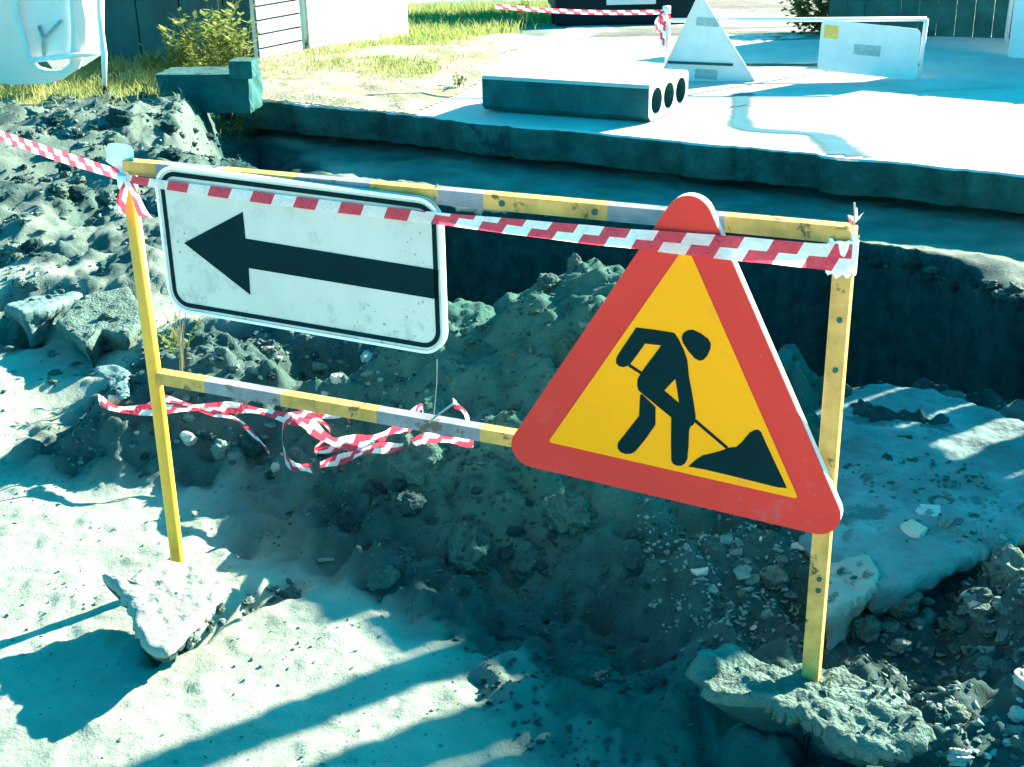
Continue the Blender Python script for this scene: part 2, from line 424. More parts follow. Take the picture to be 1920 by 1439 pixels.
M_CLAY = mat('clay_clod', (0.040, 0.125, 0.105), 0.97, 0.3, 2.5, 0.7, 5, 0.10)
M_CLODS = mat('crumbly_clod', (0.105, 0.180, 0.150), 0.97, 0.28, 2.5, 0.7, 5, 0.10)
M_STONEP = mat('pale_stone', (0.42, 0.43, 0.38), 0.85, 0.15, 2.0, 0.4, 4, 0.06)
M_SIDESHADE = mat('shaded_lump_side', (0.014, 0.065, 0.066), 0.97, 0.30, 9.0, 0.9, 60, 0.012)  # dark tone puts the shade into the sides of the post lumps
M_STONEO = mat('tan_stone', (0.50, 0.42, 0.32), 0.85, 0.15, 12.0, 0.4, 70, 0.005)
M_YEL = mat('yellow_paint', (0.90, 0.42, 0.05), 0.45, 0.08, 14.0, 0.12, 120, 0.001, stain=((0.22, 0.17, 0.06), 26.0, 0.66), spec=0.3)
M_YELD = mat('worn_yellow_paint', (0.58, 0.33, 0.09), 0.6, 0.28, 12.0, 0.15, 120, 0.001, stain=((0.11, 0.085, 0.045), 22.0, 0.57), spec=0.25)
M_GREY = mat('grey_white_paint', (0.21, 0.23, 0.26), 0.6, 0.28, 12.0, 0.15, 120, 0.001, stain=((0.11, 0.095, 0.07), 22.0, 0.57), spec=0.25)
M_SIGNW = mat('white_sign_face', (0.57, 0.585, 0.525), 0.55, 0.07, 5.0, 0.05, 80, 0.0006, stain=((0.46, 0.49, 0.45), 13.0, 0.55), spec=0.15, specks=((0.22, 0.28, 0.28), 60.0, -0.36))
M_SIGNR = mat('red_sign_face', (0.66, 0.044, 0.034), 0.6, 0.06, 4.0, 0.04, 60, 0.0006, stain=((0.58, 0.075, 0.07), 8.0, 0.60), spec=0.12, specks=((0.30, 0.13, 0.11), 55.0, -0.40))
M_SIGNY = mat('yellow_sign_face', (0.99, 0.37, 0.006), 0.6, 0.03, 3.0, 0.0, spec=0.12, stain=((0.93, 0.34, 0.02), 7.0, 0.56), specks=((0.45, 0.25, 0.06), 55.0, -0.42))
M_BLACK = mat('black_sign_print', (0.001, 0.020, 0.024), 0.7, 0.1, 10, 0.0, spec=0.05)
M_EDGE = mat('white_metal_edge', (0.80, 0.84, 0.85), 0.4, 0.05, 20, 0.0, spec=0.5)
M_SIGNB = mat('galvanised_sign_back', (0.66, 0.72, 0.72), 0.5, 0.06, 9, 0.1, 60, 0.001, spec=0.4)
M_LABEL = mat('grey_label', (0.30, 0.42, 0.43), 0.5, 0.15, 30, 0)
M_LABELY = mat('yellow_label', (0.85, 0.52, 0.12), 0.5, 0.1, 30, 0)
M_STEEL = mat('tie_wire', (0.35, 0.40, 0.40), 0.4, 0.1, 30, 0, metallic=0.7)
M_WHITE = mat('whitewashed_boards', (0.50, 0.48, 0.46), 0.8, 0.06, 6, 0.3, 30, 0.003)
M_WHITE2 = mat('white_painted_sheet', (0.82, 0.79, 0.76), 0.6, 0.05, 6, 0.1, 30, 0.002)
M_DARKW = mat('dark_shed_sheet', (0.006, 0.070, 0.078), 0.6, 0.35, 3, 0.2, 20, 0.004)
M_DARKG = mat('dark_green_planks', (0.006, 0.085, 0.078), 0.7, 0.35, 4, 0.3, 25, 0.004)
M_PINK = mat('pale_painted_steel', (0.92, 0.70, 0.62), 0.5, 0.05, 3, 0.1, 30, 0.002, spec=0.5)
M_PALEB = mat('pale_blue_steel_rim', (0.55, 0.70, 0.70), 0.5, 0.08, 6, 0.1, 30, 0.002, spec=0.5)
M_CAR = mat('dark_car_paint', (0.001, 0.018, 0.026), 0.5, 0.05, 4, 0, spec=0.1)
M_TYRE = mat('tyre_rubber', (0.012, 0.014, 0.014), 0.85, 0.1, 10, 0.2)
M_GLASS = mat('dark_window_glass', (0.02, 0.03, 0.035), 0.08, 0.05, 4, 0, spec=0.6)
M_LAMP = mat('lamp_lens', (0.7, 0.72, 0.72), 0.15, 0.05, 4, 0, spec=0.6)
M_PLATE = mat('plate_white', (0.8, 0.8, 0.8), 0.4, 0.03, 4, 0)
M_GRASS = leaf_mat('grass_blades', (0.15, 0.25, 0.055), (0.36, 0.38, 0.14))
M_GRASSD = leaf_mat('weed_leaves', (0.05, 0.12, 0.03), (0.13, 0.20, 0.05))
M_STRAW = leaf_mat('dry_straw', (0.34, 0.33, 0.20), (0.46, 0.42, 0.26))
M_SHADOW = mat('painted_shadow_tone', (0.008, 0.115, 0.150), 0.6, 0.15, 5, 0.2, 60, 0.002, spec=0.4)  # teal of a cast shadow, laid on the road as colour
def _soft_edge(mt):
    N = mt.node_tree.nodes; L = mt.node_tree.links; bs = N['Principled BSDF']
    at = N.new('ShaderNodeAttribute'); at.attribute_name = 'shade_amt'
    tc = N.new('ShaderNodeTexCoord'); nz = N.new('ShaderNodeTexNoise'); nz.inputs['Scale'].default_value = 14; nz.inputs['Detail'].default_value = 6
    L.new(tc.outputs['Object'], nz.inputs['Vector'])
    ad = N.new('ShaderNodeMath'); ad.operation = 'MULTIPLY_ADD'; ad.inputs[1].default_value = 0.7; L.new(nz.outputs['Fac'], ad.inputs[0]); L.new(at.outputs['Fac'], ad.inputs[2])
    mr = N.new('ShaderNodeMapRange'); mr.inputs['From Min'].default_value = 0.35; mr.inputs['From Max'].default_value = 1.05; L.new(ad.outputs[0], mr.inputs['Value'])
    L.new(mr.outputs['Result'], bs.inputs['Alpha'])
_soft_edge(M_SHADOW)
M_SAND = mat('sandy_dirt', (0.27, 0.27, 0.20), 0.95, 0.25, 4, 0.8, 45, 0.012, stain=((0.17, 0.20, 0.11), 3.0, 0.53))

# ------------------------------------------------------------------ object helpers
def link(name, me, mats=None, parent=None, loc=(0, 0, 0)):
    o = bpy.data.objects.new(name, me)
    COL.objects.link(o)
    if mats is not None and me is not None and not me.materials:
        for k in (mats if isinstance(mats, (list, tuple)) else [mats]):
            me.materials.append(k)
    o.location = loc
    if parent: o.parent = parent
    return o

def tag(o, label=None, cat=None, group=None, kind=None):
    if label: o['label'] = label
    if cat: o['category'] = cat
    if group: o['group'] = group
    if kind: o['kind'] = kind
    return o

def thing(name, loc, label, cat, group=None):
    o = bpy.data.objects.new(name, None)
    o.empty_display_size = 0.1
    COL.objects.link(o)
    o.location = tuple(float(v) for v in loc)
    return tag(o, label, cat, group)

def mesh_of(name, verts, faces, smooth=False):
    me = bpy.data.meshes.new(name)
    me.from_pydata([tuple(map(float, v)) for v in verts], [], [tuple(map(int, f)) for f in faces])
    if smooth: me.shade_smooth()
    me.update()
    return me

def place(name, verts, faces, mats, parent=None, origin=None, smooth=False):
    """verts in world metres; origin = base of the thing, or the parent's base"""
    v = np.asarray(verts, float)
    if parent is not None:
        org = np.array(parent.location); pp = parent.parent
        while pp is not None: org = org + np.array(pp.location); pp = pp.parent
        v = v - org; loc = (0, 0, 0)
    else:
        if origin is None:
            origin = np.array([v[:, 0].mean(), v[:, 1].mean(), v[:, 2].min()])
        v = v - np.asarray(origin); loc = tuple(map(float, origin))
    me = mesh_of(name, v, faces, smooth)
    return link(name, me, mats, parent, loc)

class MB:
    def __init__(s): s.v = []; s.f = []; s.mi = []
    def add(s, v, f, mi=0):
        o = len(s.v); s.v += [tuple(map(float, p)) for p in v]; s.f += [tuple(o + i for i in q) for q in f]; s.mi += [mi] * len(f)
    def box(s, c, sx, sy, sz, ax=None, mi=0, bev=0.0):
        """box with its axes ax (3 unit vectors), half sizes"""
        ax = ax or ((1, 0, 0), (0, 1, 0), (0, 0, 1)); c = np.asarray(c, float)
        A = [np.asarray(a, float) for a in ax]
        v = []
        for k in (-1, 1):
            for j in (-1, 1):
                for i in (-1, 1):
                    v.append(c + A[0] * i * sx + A[1] * j * sy + A[2] * k * sz)
        s.add(v, [(0, 2, 3, 1), (4, 5, 7, 6), (0, 1, 5, 4), (2, 6, 7, 3), (0, 4, 6, 2), (1, 3, 7, 5)], mi)
    def tube(s, pts, r, n=10, mi=0, cap=True, flat=1.0):
        pts = [np.asarray(p, float) for p in pts]
        rr = r if isinstance(r, (list, tuple)) else [r] * len(pts)
        rings = []
        up = np.array([0, 0, 1.0])
        for i, p in enumerate(pts):
            t = pts[min(i + 1, len(pts) - 1)] - pts[max(i - 1, 0)]
            t = t / (np.linalg.norm(t) + 1e-9)
            a = np.cross(t, up)
            if np.linalg.norm(a) < 0.05: a = np.cross(t, np.array([0, 1.0, 0]))
            a /= np.linalg.norm(a); b = np.cross(a, t)
            rings.append([p + rr[i] * (math.cos(2 * math.pi * k / n) * a + flat * math.sin(2 * math.pi * k / n) * b) for k in range(n)])
        v = [q for R in rings for q in R]; f = []
        for i in range(len(rings) - 1):
            for k in range(n):
                f.append((i * n + k, i * n + (k + 1) % n, (i + 1) * n + (k + 1) % n, (i + 1) * n + k))
        if cap:
            f.append(tuple(range(n - 1, -1, -1))); f.append(tuple((len(rings) - 1) * n + k for k in range(n)))
        s.add(v, f, mi)
    def build(s, name, mats, parent=None, origin=None, smooth=False, bevel=0.0):
        o = place(name, s.v, s.f, mats, parent, origin, smooth)
        for p, i in zip(o.data.polygons, s.mi): p.material_index = i
        if bevel > 0:
            bm = bmesh.new(); bm.from_mesh(o.data)
            bmesh.ops.bevel(bm, geom=list(bm.edges), offset=bevel, segments=2, affect='EDGES', profile=0.6, clamp_overlap=True)
            bm.to_mesh(o.data); bm.free()
        return o

def round_poly(pts, r, n=8):
    """rounded corners on a 2D polygon"""
    out = []
    P = [np.asarray(p, float) for p in pts]; m_ = len(P)
    for i in range(m_):
        a, b, c = P[i - 1], P[i], P[(i + 1) % m_]
        u = (a - b) / np.linalg.norm(a - b); w = (c - b) / np.linalg.norm(c - b)
        ang = math.acos(max(-1, min(1, float(u @ w))))
        t = min(r / math.tan(ang / 2), 0.48 * np.linalg.norm(a - b), 0.48 * np.linalg.norm(c - b))
        rr = t * math.tan(ang / 2)
        bis = (u + w) / np.linalg.norm(u + w)
        ctr = b + bis * rr / math.sin(ang / 2)
        p0, p1 = b + u * t, b + w * t
        a0 = math.atan2(*(p0 - ctr)[::-1]); a1 = math.atan2(*(p1 - ctr)[::-1])
        da = (a1 - a0 + math.pi) % (2 * math.pi) - math.pi
        for k in range(n + 1):
            q = a0 + da * k / n
            out.append(ctr + rr * np.array([math.cos(q), math.sin(q)]))
    return out

def shape(outlines, t):
    """flat plate from 2D outlines (holes allowed): verts (u, v, w) with w from 0 to t"""
    cu = bpy.data.curves.new('tmp', 'CURVE'); cu.dimensions = '2D'; cu.fill_mode = 'BOTH'; cu.extrude = t / 2
    for o in outlines:
        sp = cu.splines.new('POLY'); sp.points.add(len(o) - 1)
        for i, p in enumerate(o): sp.points[i].co = (float(p[0]), float(p[1]), 0, 1)
        sp.use_cyclic_u = True
    ob = bpy.data.objects.new('tmp', cu)
    COL.objects.link(ob)
    me = bpy.data.meshes.new_from_object(ob)
    v = np.array([q.co[:] for q in me.vertices]); v[:, 2] += t / 2
    f = [tuple(p.vertices) for p in me.polygons]
    bpy.data.objects.remove(ob); bpy.data.curves.remove(cu); bpy.data.meshes.remove(me)
    return v, f

def plate(name, outlines, t, frame, off, mats, parent=None, origin=None):
    """plate in a frame (o, u, v, n): outline coords along u and v, thickness along n from off"""
    v, f = shape(outlines, t)
    o, U, V, Nn = frame
    W = o + v[:, :1] * U + v[:, 1:2] * V + (v[:, 2:3] + off) * Nn
    return place(name, W, f, mats, parent, origin)

def hull_mesh(name, n=16, sc=(1, 1, 0.6), seed=0, smooth=False):
    rg = np.random.default_rng(seed)
    p = rg.normal(size=(n, 3)); p /= np.linalg.norm(p, axis=1)[:, None]
    p *= rg.uniform(0.8, 1.08, (n, 1)); p *= np.array(sc)
    bm = bmesh.new()
    for q in p: bm.verts.new(q)
    r = bmesh.ops.convex_hull(bm, input=list(bm.verts))
    bmesh.ops.delete(bm, geom=[g for g in r['geom_interior'] if isinstance(g, bmesh.types.BMVert)], context='VERTS')
    bmesh.ops.recalc_face_normals(bm, faces=list(bm.faces))
    me = bpy.data.meshes.new(name); bm.to_mesh(me); bm.free()
    if smooth: me.shade_smooth()
    return me

def rough_lump(name, seed, sub=4, amp=0.16, sc=(1, 1, 0.7)):
    """a crumbly lump: icosphere pushed in and out by noise"""
    bm = bmesh.new()
    bmesh.ops.create_icosphere(bm, subdivisions=sub, radius=1.0)
    P = np.array([v.co[:] for v in bm.verts])
    n = fbm(P[:, 0] + 3 * P[:, 2] + seed * 7.1, P[:, 1] - 2 * P[:, 2], 0.9, 4, seed)
    n2 = fbm(P[:, 0] - P[:, 2] + seed, P[:, 1] + 1.7 * P[:, 2], 0.25, 3, seed + 5)
    R = 1 + amp * 2 * n + amp * 0.9 * n2 + amp * 0.7 * (cells(np.arctan2(P[:, 1], P[:, 0]) * 0.8, P[:, 2], 0.35, seed, 0.8) - 0.2)
    P = P * R[:, None] * np.array(sc)
    for v, q in zip(bm.verts, P): v.co = q
    me = bpy.data.meshes.new(name); bm.to_mesh(me); bm.free()
    me.shade_smooth()
    return me

def ribbon(name, pts, widths, parent=None, mats=None, wdir=None, u0=0.0, uscale=1.0, cross=2, origin=None, flip=False, fold=1.0):
    """a strip of film along pts; wdir = direction across per point"""
    pts = [np.asarray(p, float) for p in pts]; n = len(pts)
    if not isinstance(widths, (list, tuple, np.ndarray)): widths = [widths] * n
    v = []; uv = []; s = u0
    for i, p in enumerate(pts):
        if i: s += np.linalg.norm(p - pts[i - 1]) * uscale
        w = np.asarray(wdir[i] if wdir is not None else (0, 0, 1), float); w = w / np.linalg.norm(w)
        for k in range(cross + 1):
            q = k / cross
            v.append(p + w * (q - 0.5) * widths[i]); uv.append((s, q * (fold[i] if isinstance(fold, (list, tuple, np.ndarray)) else fold)))
    f = []
    c1 = cross + 1
    for i in range(n - 1):
        for k in range(cross):
            f.append((i * c1 + k, (i + 1) * c1 + k, (i + 1) * c1 + k + 1, i * c1 + k + 1))
    o = place(name, v, f, mats or M_TAPE, parent, origin, smooth=True)
    ul = o.data.uv_layers.new(name='UVMap')
    for lp in o.data.loops: ul.data[lp.index].uv = uv[lp.vertex_index]
    return o

def catmull(pts, per=8):
    P = [np.asarray(p, float) for p in pts]; P = [2 * P[0] - P[1]] + P + [2 * P[-1] - P[-2]]
    out = []
    for i in range(1, len(P) - 2):
        for k in range(per):
            t = k / per
            out.append(0.5 * ((2 * P[i]) + (-P[i - 1] + P[i + 1]) * t + (2 * P[i - 1] - 5 * P[i] + 4 * P[i + 1] - P[i + 2]) * t * t + (-P[i - 1] + 3 * P[i] - 3 * P[i + 1] + P[i + 2]) * t ** 3))
    out.append(P[-2]); return out

# ------------------------------------------------------------------ the ground
def spaced(a, b, st): return list(np.arange(a, b - 1e-6, st))
def build_ground():
    xs = list(-np.geomspace(5.2, 120, 26)[::-1]) + spaced(-5.0, -2.2, 0.035) + spaced(-2.2, 1.9, 0.0095) + spaced(1.9, 2.5, 0.025) + spaced(2.5, 5.0, 0.06) + list(np.geomspace(5.2, 120, 24))
    ys = list(-np.geomspace(0.5, 80, 18)[::-1]) + spaced(0.0, 1.6, 0.1) + spaced(1.6, 4.4, 0.0095) + spaced(4.4, 9.3, 0.024) + spaced(9.3, 13, 0.08) + list(np.geomspace(13.1, 220, 40))
    X, Y = np.meshgrid(np.array(xs), np.array(ys))
    Z = height(X, Y)
    GRID.update(x=np.array(xs), y=np.array(ys), z=Z)
    S = soilness(X, Y)
    ny, nx = X.shape
    co = np.stack([X, Y, Z], -1).reshape(-1, 3).astype(np.float32)
    idx = np.arange(ny * nx).reshape(ny, nx)
    q = np.stack([idx[:-1, :-1], idx[:-1, 1:], idx[1:, 1:], idx[1:, :-1]], -1).reshape(-1, 4)
    me = bpy.data.meshes.new('ground')
    me.vertices.add(len(co)); me.vertices.foreach_set('co', co.ravel())
    me.loops.add(q.size); me.loops.foreach_set('vertex_index', q.ravel().astype(np.int32))
    me.polygons.add(len(q)); me.polygons.foreach_set('loop_start', np.arange(0, q.size, 4, dtype=np.int32))
    me.polygons.foreach_set('loop_total', np.full(len(q), 4, np.int32))
    me.update(calc_edges=True)
    me.shade_smooth()
    at = me.attributes.new('soil', 'FLOAT', 'POINT'); at.data.foreach_set('value', S.reshape(-1).astype(np.float32))
    clay = (1 - sstep(0.55, 1.0, np.hypot((X - 0.12) / 0.90, (Y - 3.42) / 0.75) + 0.4 * fbm(X, Y, 0.3, 3, 35))) * (poly_sd(X, Y, PIT) > -0.05)
    at = me.attributes.new('clay', 'FLOAT', 'POINT'); at.data.foreach_set('value', clay.reshape(-1).astype(np.float32))
    o = link('ground', me, M_GROUND)
    tag(o, kind='structure')
build_ground()

# ------------------------------------------------------------------ road of concrete slabs behind the pit
def clip_half(poly, p, n):
    """keep the side of polygon where (q-p).n >= 0"""
    out = []
    for i in range(len(poly)):
        a, b = np.asarray(poly[i]), np.asarray(poly[(i + 1) % len(poly)])
        da, db = (a - p) @ n, (b - p) @ n
        if da >= 0: out.append(a)
        if (da >= 0) != (db >= 0): out.append(a + (b - a) * da / (da - db))
    return out

def slab_mesh(name, poly, ztop, thick, mats, parent, seg=0.035, jag=0.05):
    """concrete slab with a worn, slightly ragged rim; top material 0, sides material 1"""
    P = []
    for i in range(len(poly)):
        a, b = np.asarray(poly[i], float), np.asarray(poly[(i + 1) % len(poly)], float)
        n = max(1, int(min(240, np.linalg.norm(b - a) / seg)))
        for k in range(n): P.append(a + (b - a) * k / n)
    P = np.array(P); c = P.mean(0); n = len(P)
    nz1 = (fbm(P[:, 0], P[:, 1], 0.22, 4, 91) * 0.6 + np.maximum(0, fbm(P[:, 0], P[:, 1], 0.09, 3, 92) - 0.12) * 1.2) * jag
    nrm = np.roll(P, -1, 0) - np.roll(P, 1, 0); nrm = np.stack([nrm[:, 1], -nrm[:, 0]], 1); nrm /= np.linalg.norm(nrm, axis=1)[:, None] + 1e-9
    def ring(inset, dz, j=1.0):
        q = P - nrm * (inset + j * nz1[:, None])
        zt = ztop(q[:, 1]) if callable(ztop) else ztop
        return np.column_stack([q, np.full(n, 0.0) + zt + dz])
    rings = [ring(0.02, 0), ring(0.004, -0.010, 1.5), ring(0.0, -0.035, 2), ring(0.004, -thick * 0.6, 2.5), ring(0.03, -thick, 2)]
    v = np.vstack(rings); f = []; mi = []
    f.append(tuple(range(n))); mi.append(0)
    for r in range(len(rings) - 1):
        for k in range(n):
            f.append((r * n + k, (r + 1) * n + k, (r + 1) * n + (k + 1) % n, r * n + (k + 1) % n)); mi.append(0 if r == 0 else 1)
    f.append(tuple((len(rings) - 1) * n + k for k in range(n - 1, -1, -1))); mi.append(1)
    o = place(name, v, f, mats, parent)
    for p, i in zip(o.data.polygons, mi): p.material_index = i
    return o

road = thing('road', (0, 8, 0), None, None); tag(road, kind='structure')
platform = [EA + ED * -0.02, EB + ED * 6.0, np.array([9.0, SLOPE_Y]), np.array([-2.05, SLOPE_Y])]
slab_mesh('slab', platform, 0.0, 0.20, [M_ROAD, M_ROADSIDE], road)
def joint(pix, w):
    P = catmull([atz(x, y, 0)[:2] for x, y in pix], 10); v = []; f = []
    for i, p in enumerate(P):
        t = np.asarray(P[min(i + 1, len(P) - 1)]) - np.asarray(P[max(0, i - 1)]); t /= np.linalg.norm(t); n = np.array([-t[1], t[0]])
        ww = w * (0.7 + 0.8 * abs(math.sin(i * 1.9))); p = p + n * 0.01 * math.sin(i * 2.7)
        for k in (-1, 1): v.append((*(p + n * ww * 0.5 * k), 0.004))
    for i in range(len(P) - 1): f.append((2 * i, 2 * i + 2, 2 * i + 3, 2 * i + 1))
    place('tarred_joint', v, f, M_LABEL, road)
joint([(1300, 212), (1400, 199), (1560, 183), (1720, 172), (1890, 165)], 0.012)
joint([(1425, 128), (1480, 130), (1540, 133)], 0.014)
far_poly = [np.array([-0.15, SLOPE_Y + 0.015]), np.array([9.0, SLOPE_Y + 0.015]), np.array([26.0, 60.0]), np.array([9.6, 60.0])]
fp = []
left_line = [np.array([0.10 + 0.19 * (yy - SLOPE_Y), yy]) for yy in (SLOPE_Y + 0.015, 14, 18, 24, 32, 45, 60)]
right_line = [np.array([9.0 + 0.35 * (yy - SLOPE_Y), yy]) for yy in (60, 45, 32, 24, 18, 14, SLOPE_Y + 0.015)]
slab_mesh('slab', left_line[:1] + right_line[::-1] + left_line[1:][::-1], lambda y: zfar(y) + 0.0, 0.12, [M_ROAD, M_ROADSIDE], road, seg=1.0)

# sandy dirt spread over the left part of the slabs
def build_verge():
    st = 0.03
    xs = np.arange(-2.02, 0.75, st); ys = np.arange(7.4, SLOPE_Y + 1.0, st)
    X, Y = np.meshgrid(xs, ys)
    E_ = edge_dist(X, Y)
    bx = -0.42 + 0.205 * (Y - 8.5) + 0.22 * fbm(X, Y, 0.7, 3, 101)
    ed = np.minimum(bx - X, E_ - 0.03 + 0.03 * fbm(X, Y, 0.2, 3, 103))
    Z = 0.004 + np.clip(ed, 0, 0.35) * 0.07 + np.clip(ed * 6, 0, 1) * (0.035 * (fbm(X, Y, 0.45, 4, 102) + 0.25) + 0.010 * fbm(X, Y, 0.08, 2, 104)) + zfar(Y)
    Z = np.maximum(Z, 0.004 + zfar(Y))
    keep = ed > -0.02
    Z = np.where(ed < 0.0, 0.004 + zfar(Y), Z)
    idx = -np.ones(X.shape, int)
    f = []; v = []
    ny, nx = X.shape
    for j in range(ny - 1):
        for i in range(nx - 1):
            c = ((j, i), (j, i + 1), (j + 1, i + 1), (j + 1, i))
            if all(keep[a] for a in c):
                fc = []
                for a in c:
                    if idx[a] < 0: idx[a] = len(v); v.append((X[a], Y[a], Z[a]))
                    fc.append(idx[a])
                f.append(fc)
    o = place('dirt_path', v, f, M_SAND, origin=(0, 0, 0), smooth=True)
    tag(o, kind='structure')
build_verge()

# curved soft shadow painted on the slabs as a teal strip
def build_shadow_streak():
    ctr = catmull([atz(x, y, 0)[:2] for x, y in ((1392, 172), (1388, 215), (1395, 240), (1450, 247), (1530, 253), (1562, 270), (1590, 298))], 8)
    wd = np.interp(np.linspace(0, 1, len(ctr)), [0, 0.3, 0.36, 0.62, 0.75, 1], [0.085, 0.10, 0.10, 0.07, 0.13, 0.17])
    v = []; f = []; shade_amt = []
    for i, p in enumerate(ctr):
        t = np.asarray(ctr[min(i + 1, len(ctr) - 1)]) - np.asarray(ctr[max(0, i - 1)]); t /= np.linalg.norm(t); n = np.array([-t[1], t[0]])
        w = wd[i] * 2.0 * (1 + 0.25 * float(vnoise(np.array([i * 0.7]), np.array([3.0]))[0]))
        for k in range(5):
            q = p + n * w * (k / 4 - 0.5); v.append((q[0], q[1], 0.004)); shade_amt.append((0, 0.55, 1, 0.55, 0)[k] * (0.0 if i == 0 else 1))
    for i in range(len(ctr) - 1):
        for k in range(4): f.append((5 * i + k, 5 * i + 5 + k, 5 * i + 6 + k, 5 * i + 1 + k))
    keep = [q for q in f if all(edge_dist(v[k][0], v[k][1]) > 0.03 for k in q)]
    o = place('painted_shadow', v, keep, M_SHADOW, origin=(0, 0, 0))
    at = o.data.attributes.new('shade_amt', 'FLOAT', 'POINT'); at.data.foreach_set('value', np.array(shade_amt, np.float32))
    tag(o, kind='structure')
build_shadow_streak()

# ------------------------------------------------------------------ barrier frame
LF = atz(335, 1098, 0.0)
RF = atz(1520, 1262, 0.13)
U = RF - LF; U[2] = 0; BW = float(np.linalg.norm(U)); U = U / BW
V = np.array([0, 0, 1.0])
NB = np.array([U[1], -U[0], 0.0])          # towards the viewer
assert NB[1] < 0
def S(px, py, off=0.0):
    """survey pixel -> (along the barrier, height) on the barrier plane moved off metres to the viewer"""
    d = ray(px, py); p0 = LF + NB * off
    q = EYE + d * (np.dot(p0 - EYE, NB) / np.dot(d, NB))
    return np.array([np.dot(q - LF, U), q[2]])
def W(uv, off=0.0):
    return LF + U * uv[0] + V * uv[1] + NB * off

barrier = thing('barrier', LF, 'yellow and grey banded tubular barrier carrying the arrow plate and roadworks triangle', 'barrier')
R_T = 0.0155
ltop, lmid, lbase = S(241, 338), S(290, 702), S(337, 1085)
b = MB(); b.tube([W((lbase[0] + 0.001, -0.12)), W(lbase), W(lmid), W(ltop)], R_T, 16)
lp = b.build('post', M_YEL, barrier, smooth=True)
rtop, rbase = S(1588, 425), S(1520, 1300)
rb_ = S(1521, 1262)
b = MB(); b.tube([W((rb_[0], 0.0)), W(rb_), W(rtop)], 0.0175, 4, flat=1.0)
# square tube: rebuild as a box
b = MB()
pa, pb = W((rb_[0], 0.0)), W(rtop); ax3 = (pb - pa) / np.linalg.norm(pb - pa)
b.box((pa + pb) / 2, 0.0165, 0.0165, float(np.linalg.norm(pb - pa)) / 2, (U, np.cross(ax3, U), ax3))
rp = b.build('post', M_YELD, barrier, bevel=0.003)
def banded_rail(pixels, mats_idx, thick, off=0.0):
    """flat-sided rail in painted bands, one after another"""
    b = MB()
    pts = [W(S(*p, off), off) for p in pixels]
    # straighten to one line
    a, z = pts[0], pts[-1]; d = (z - a); Ln = np.linalg.norm(d); d /= Ln
    ts = [float(np.dot(p - a, d)) for p in pts]
    up = np.cross(NB, d); up /= np.linalg.norm(up)
    if up[2] < 0: up = -up
    for i in range(len(ts) - 1):
        c = a + d * (ts[i] + ts[i + 1]) / 2
        b.box(c, (ts[i + 1] - ts[i]) / 2 - (0.0 if True else 0), 0.014, thick / 2, (d, NB, up), mats_idx[i])
    return b
b = banded_rail([(238, 312), (300, 318), (420, 330), (560, 343), (700, 356), (828, 368), (912, 377), (1143, 399), (1362, 421), (1590, 438)], [1, 0, 1, 0, 1, 0, 1, 0, 1], 0.029)
# bands sit 0.3 mm under one another at joints: shrink nothing, ends butt
top_rail = b.build('top_rail', [M_GREY, M_YELD], barrier)
b = banded_rail([(300, 706), (390, 719), (532, 744), (712, 774), (905, 812), (1120, 850), (1330, 888), (1535, 921)], [1, 0, 1, 0, 1, 0, 1], 0.028)
mid_rail = b.build('mid_rail', [M_GREY, M_YELD], barrier)
# bolt marks on the right post and the top rail
for px, py in ((1574, 601), (1566, 695), (1536, 1087), (1534, 1108)):
    q = W(S(px, py, 0.018), 0.0165)
    b = MB(); b.tube([q, q + NB * 0.003], 0.005, 8); b.build('bolt', M_DARKG, barrier)
for px, py in ((941, 382), (1115, 398)):
    q = W(S(px, py, 0.015), 0.014)
    b = MB(); b.tube([q, q + NB * 0.003], 0.006, 8); b.build('bolt', M_DARKG, barrier)

# ------------------------------------------------------------------ arrow plate
OFF_A = 0.030
aq = [S(289, 311, OFF_A), S(824, 371, OFF_A), S(840, 674, OFF_A), S(317, 577, OFF_A)]
ctr = sum(aq) / 4
ux = (aq[1] - aq[0] + aq[2] - aq[3]) / 2; vy = (aq[0] - aq[3] + aq[1] - aq[2]) / 2
aq = [ctr - ux / 2 + vy / 2, ctr + ux / 2 + vy / 2, ctr + ux / 2 - vy / 2, ctr - ux / 2 - vy / 2]
def inset(k):
    ul, vl = ux / np.linalg.norm(ux), vy / np.linalg.norm(vy)
    return [aq[0] + ul * k - vl * k, aq[1] - ul * k - vl * k, aq[2] - ul * k + vl * k, aq[3] + ul * k + vl * k]
FR = (LF, U, V, NB)
base_a = W((ctr[0], min(q[1] for q in aq)), OFF_A)
arrow_sign = thing('arrow_sign', base_a, 'white rectangular sign with black arrow pointing left, wired to the barrier', 'sign')
plate('panel', [round_poly(aq, 0.050)], 0.004, FR, OFF_A - 0.005, M_SIGNW, arrow_sign)
def ringband(k0, k1, r, t, off, mt, nm, parent):
    return plate(nm, [round_poly(inset(k0), max(0.004, r - k0)), round_poly(inset(k1), max(0.004, r - k1))], t, FR, off, mt, parent)
ringband(0.0, 0.006, 0.050, 0.013, OFF_A - 0.011, M_EDGE, 'raised_rim', arrow_sign)
ringband(0.012, 0.0215, 0.050, 0.0012, OFF_A - 0.0008, M_BLACK, 'black_border', arrow_sign)
arrow_px = [(345, 456), (455, 398), (460, 448), (822, 507), (822, 562), (466, 503), (469, 553)]
plate('arrow', [[S(x, y, OFF_A) for x, y in arrow_px]], 0.0012, FR, OFF_A - 0.0008, M_BLACK, arrow_sign)
for px in (430, 700):
    b = MB(); c = W(S(px, 480, OFF_A - 0.02), OFF_A - 0.016); b.box(c, 0.012, 0.008, 0.13, (U, NB, V)); b.build('back_stiffener', M_SIGNB, arrow_sign)

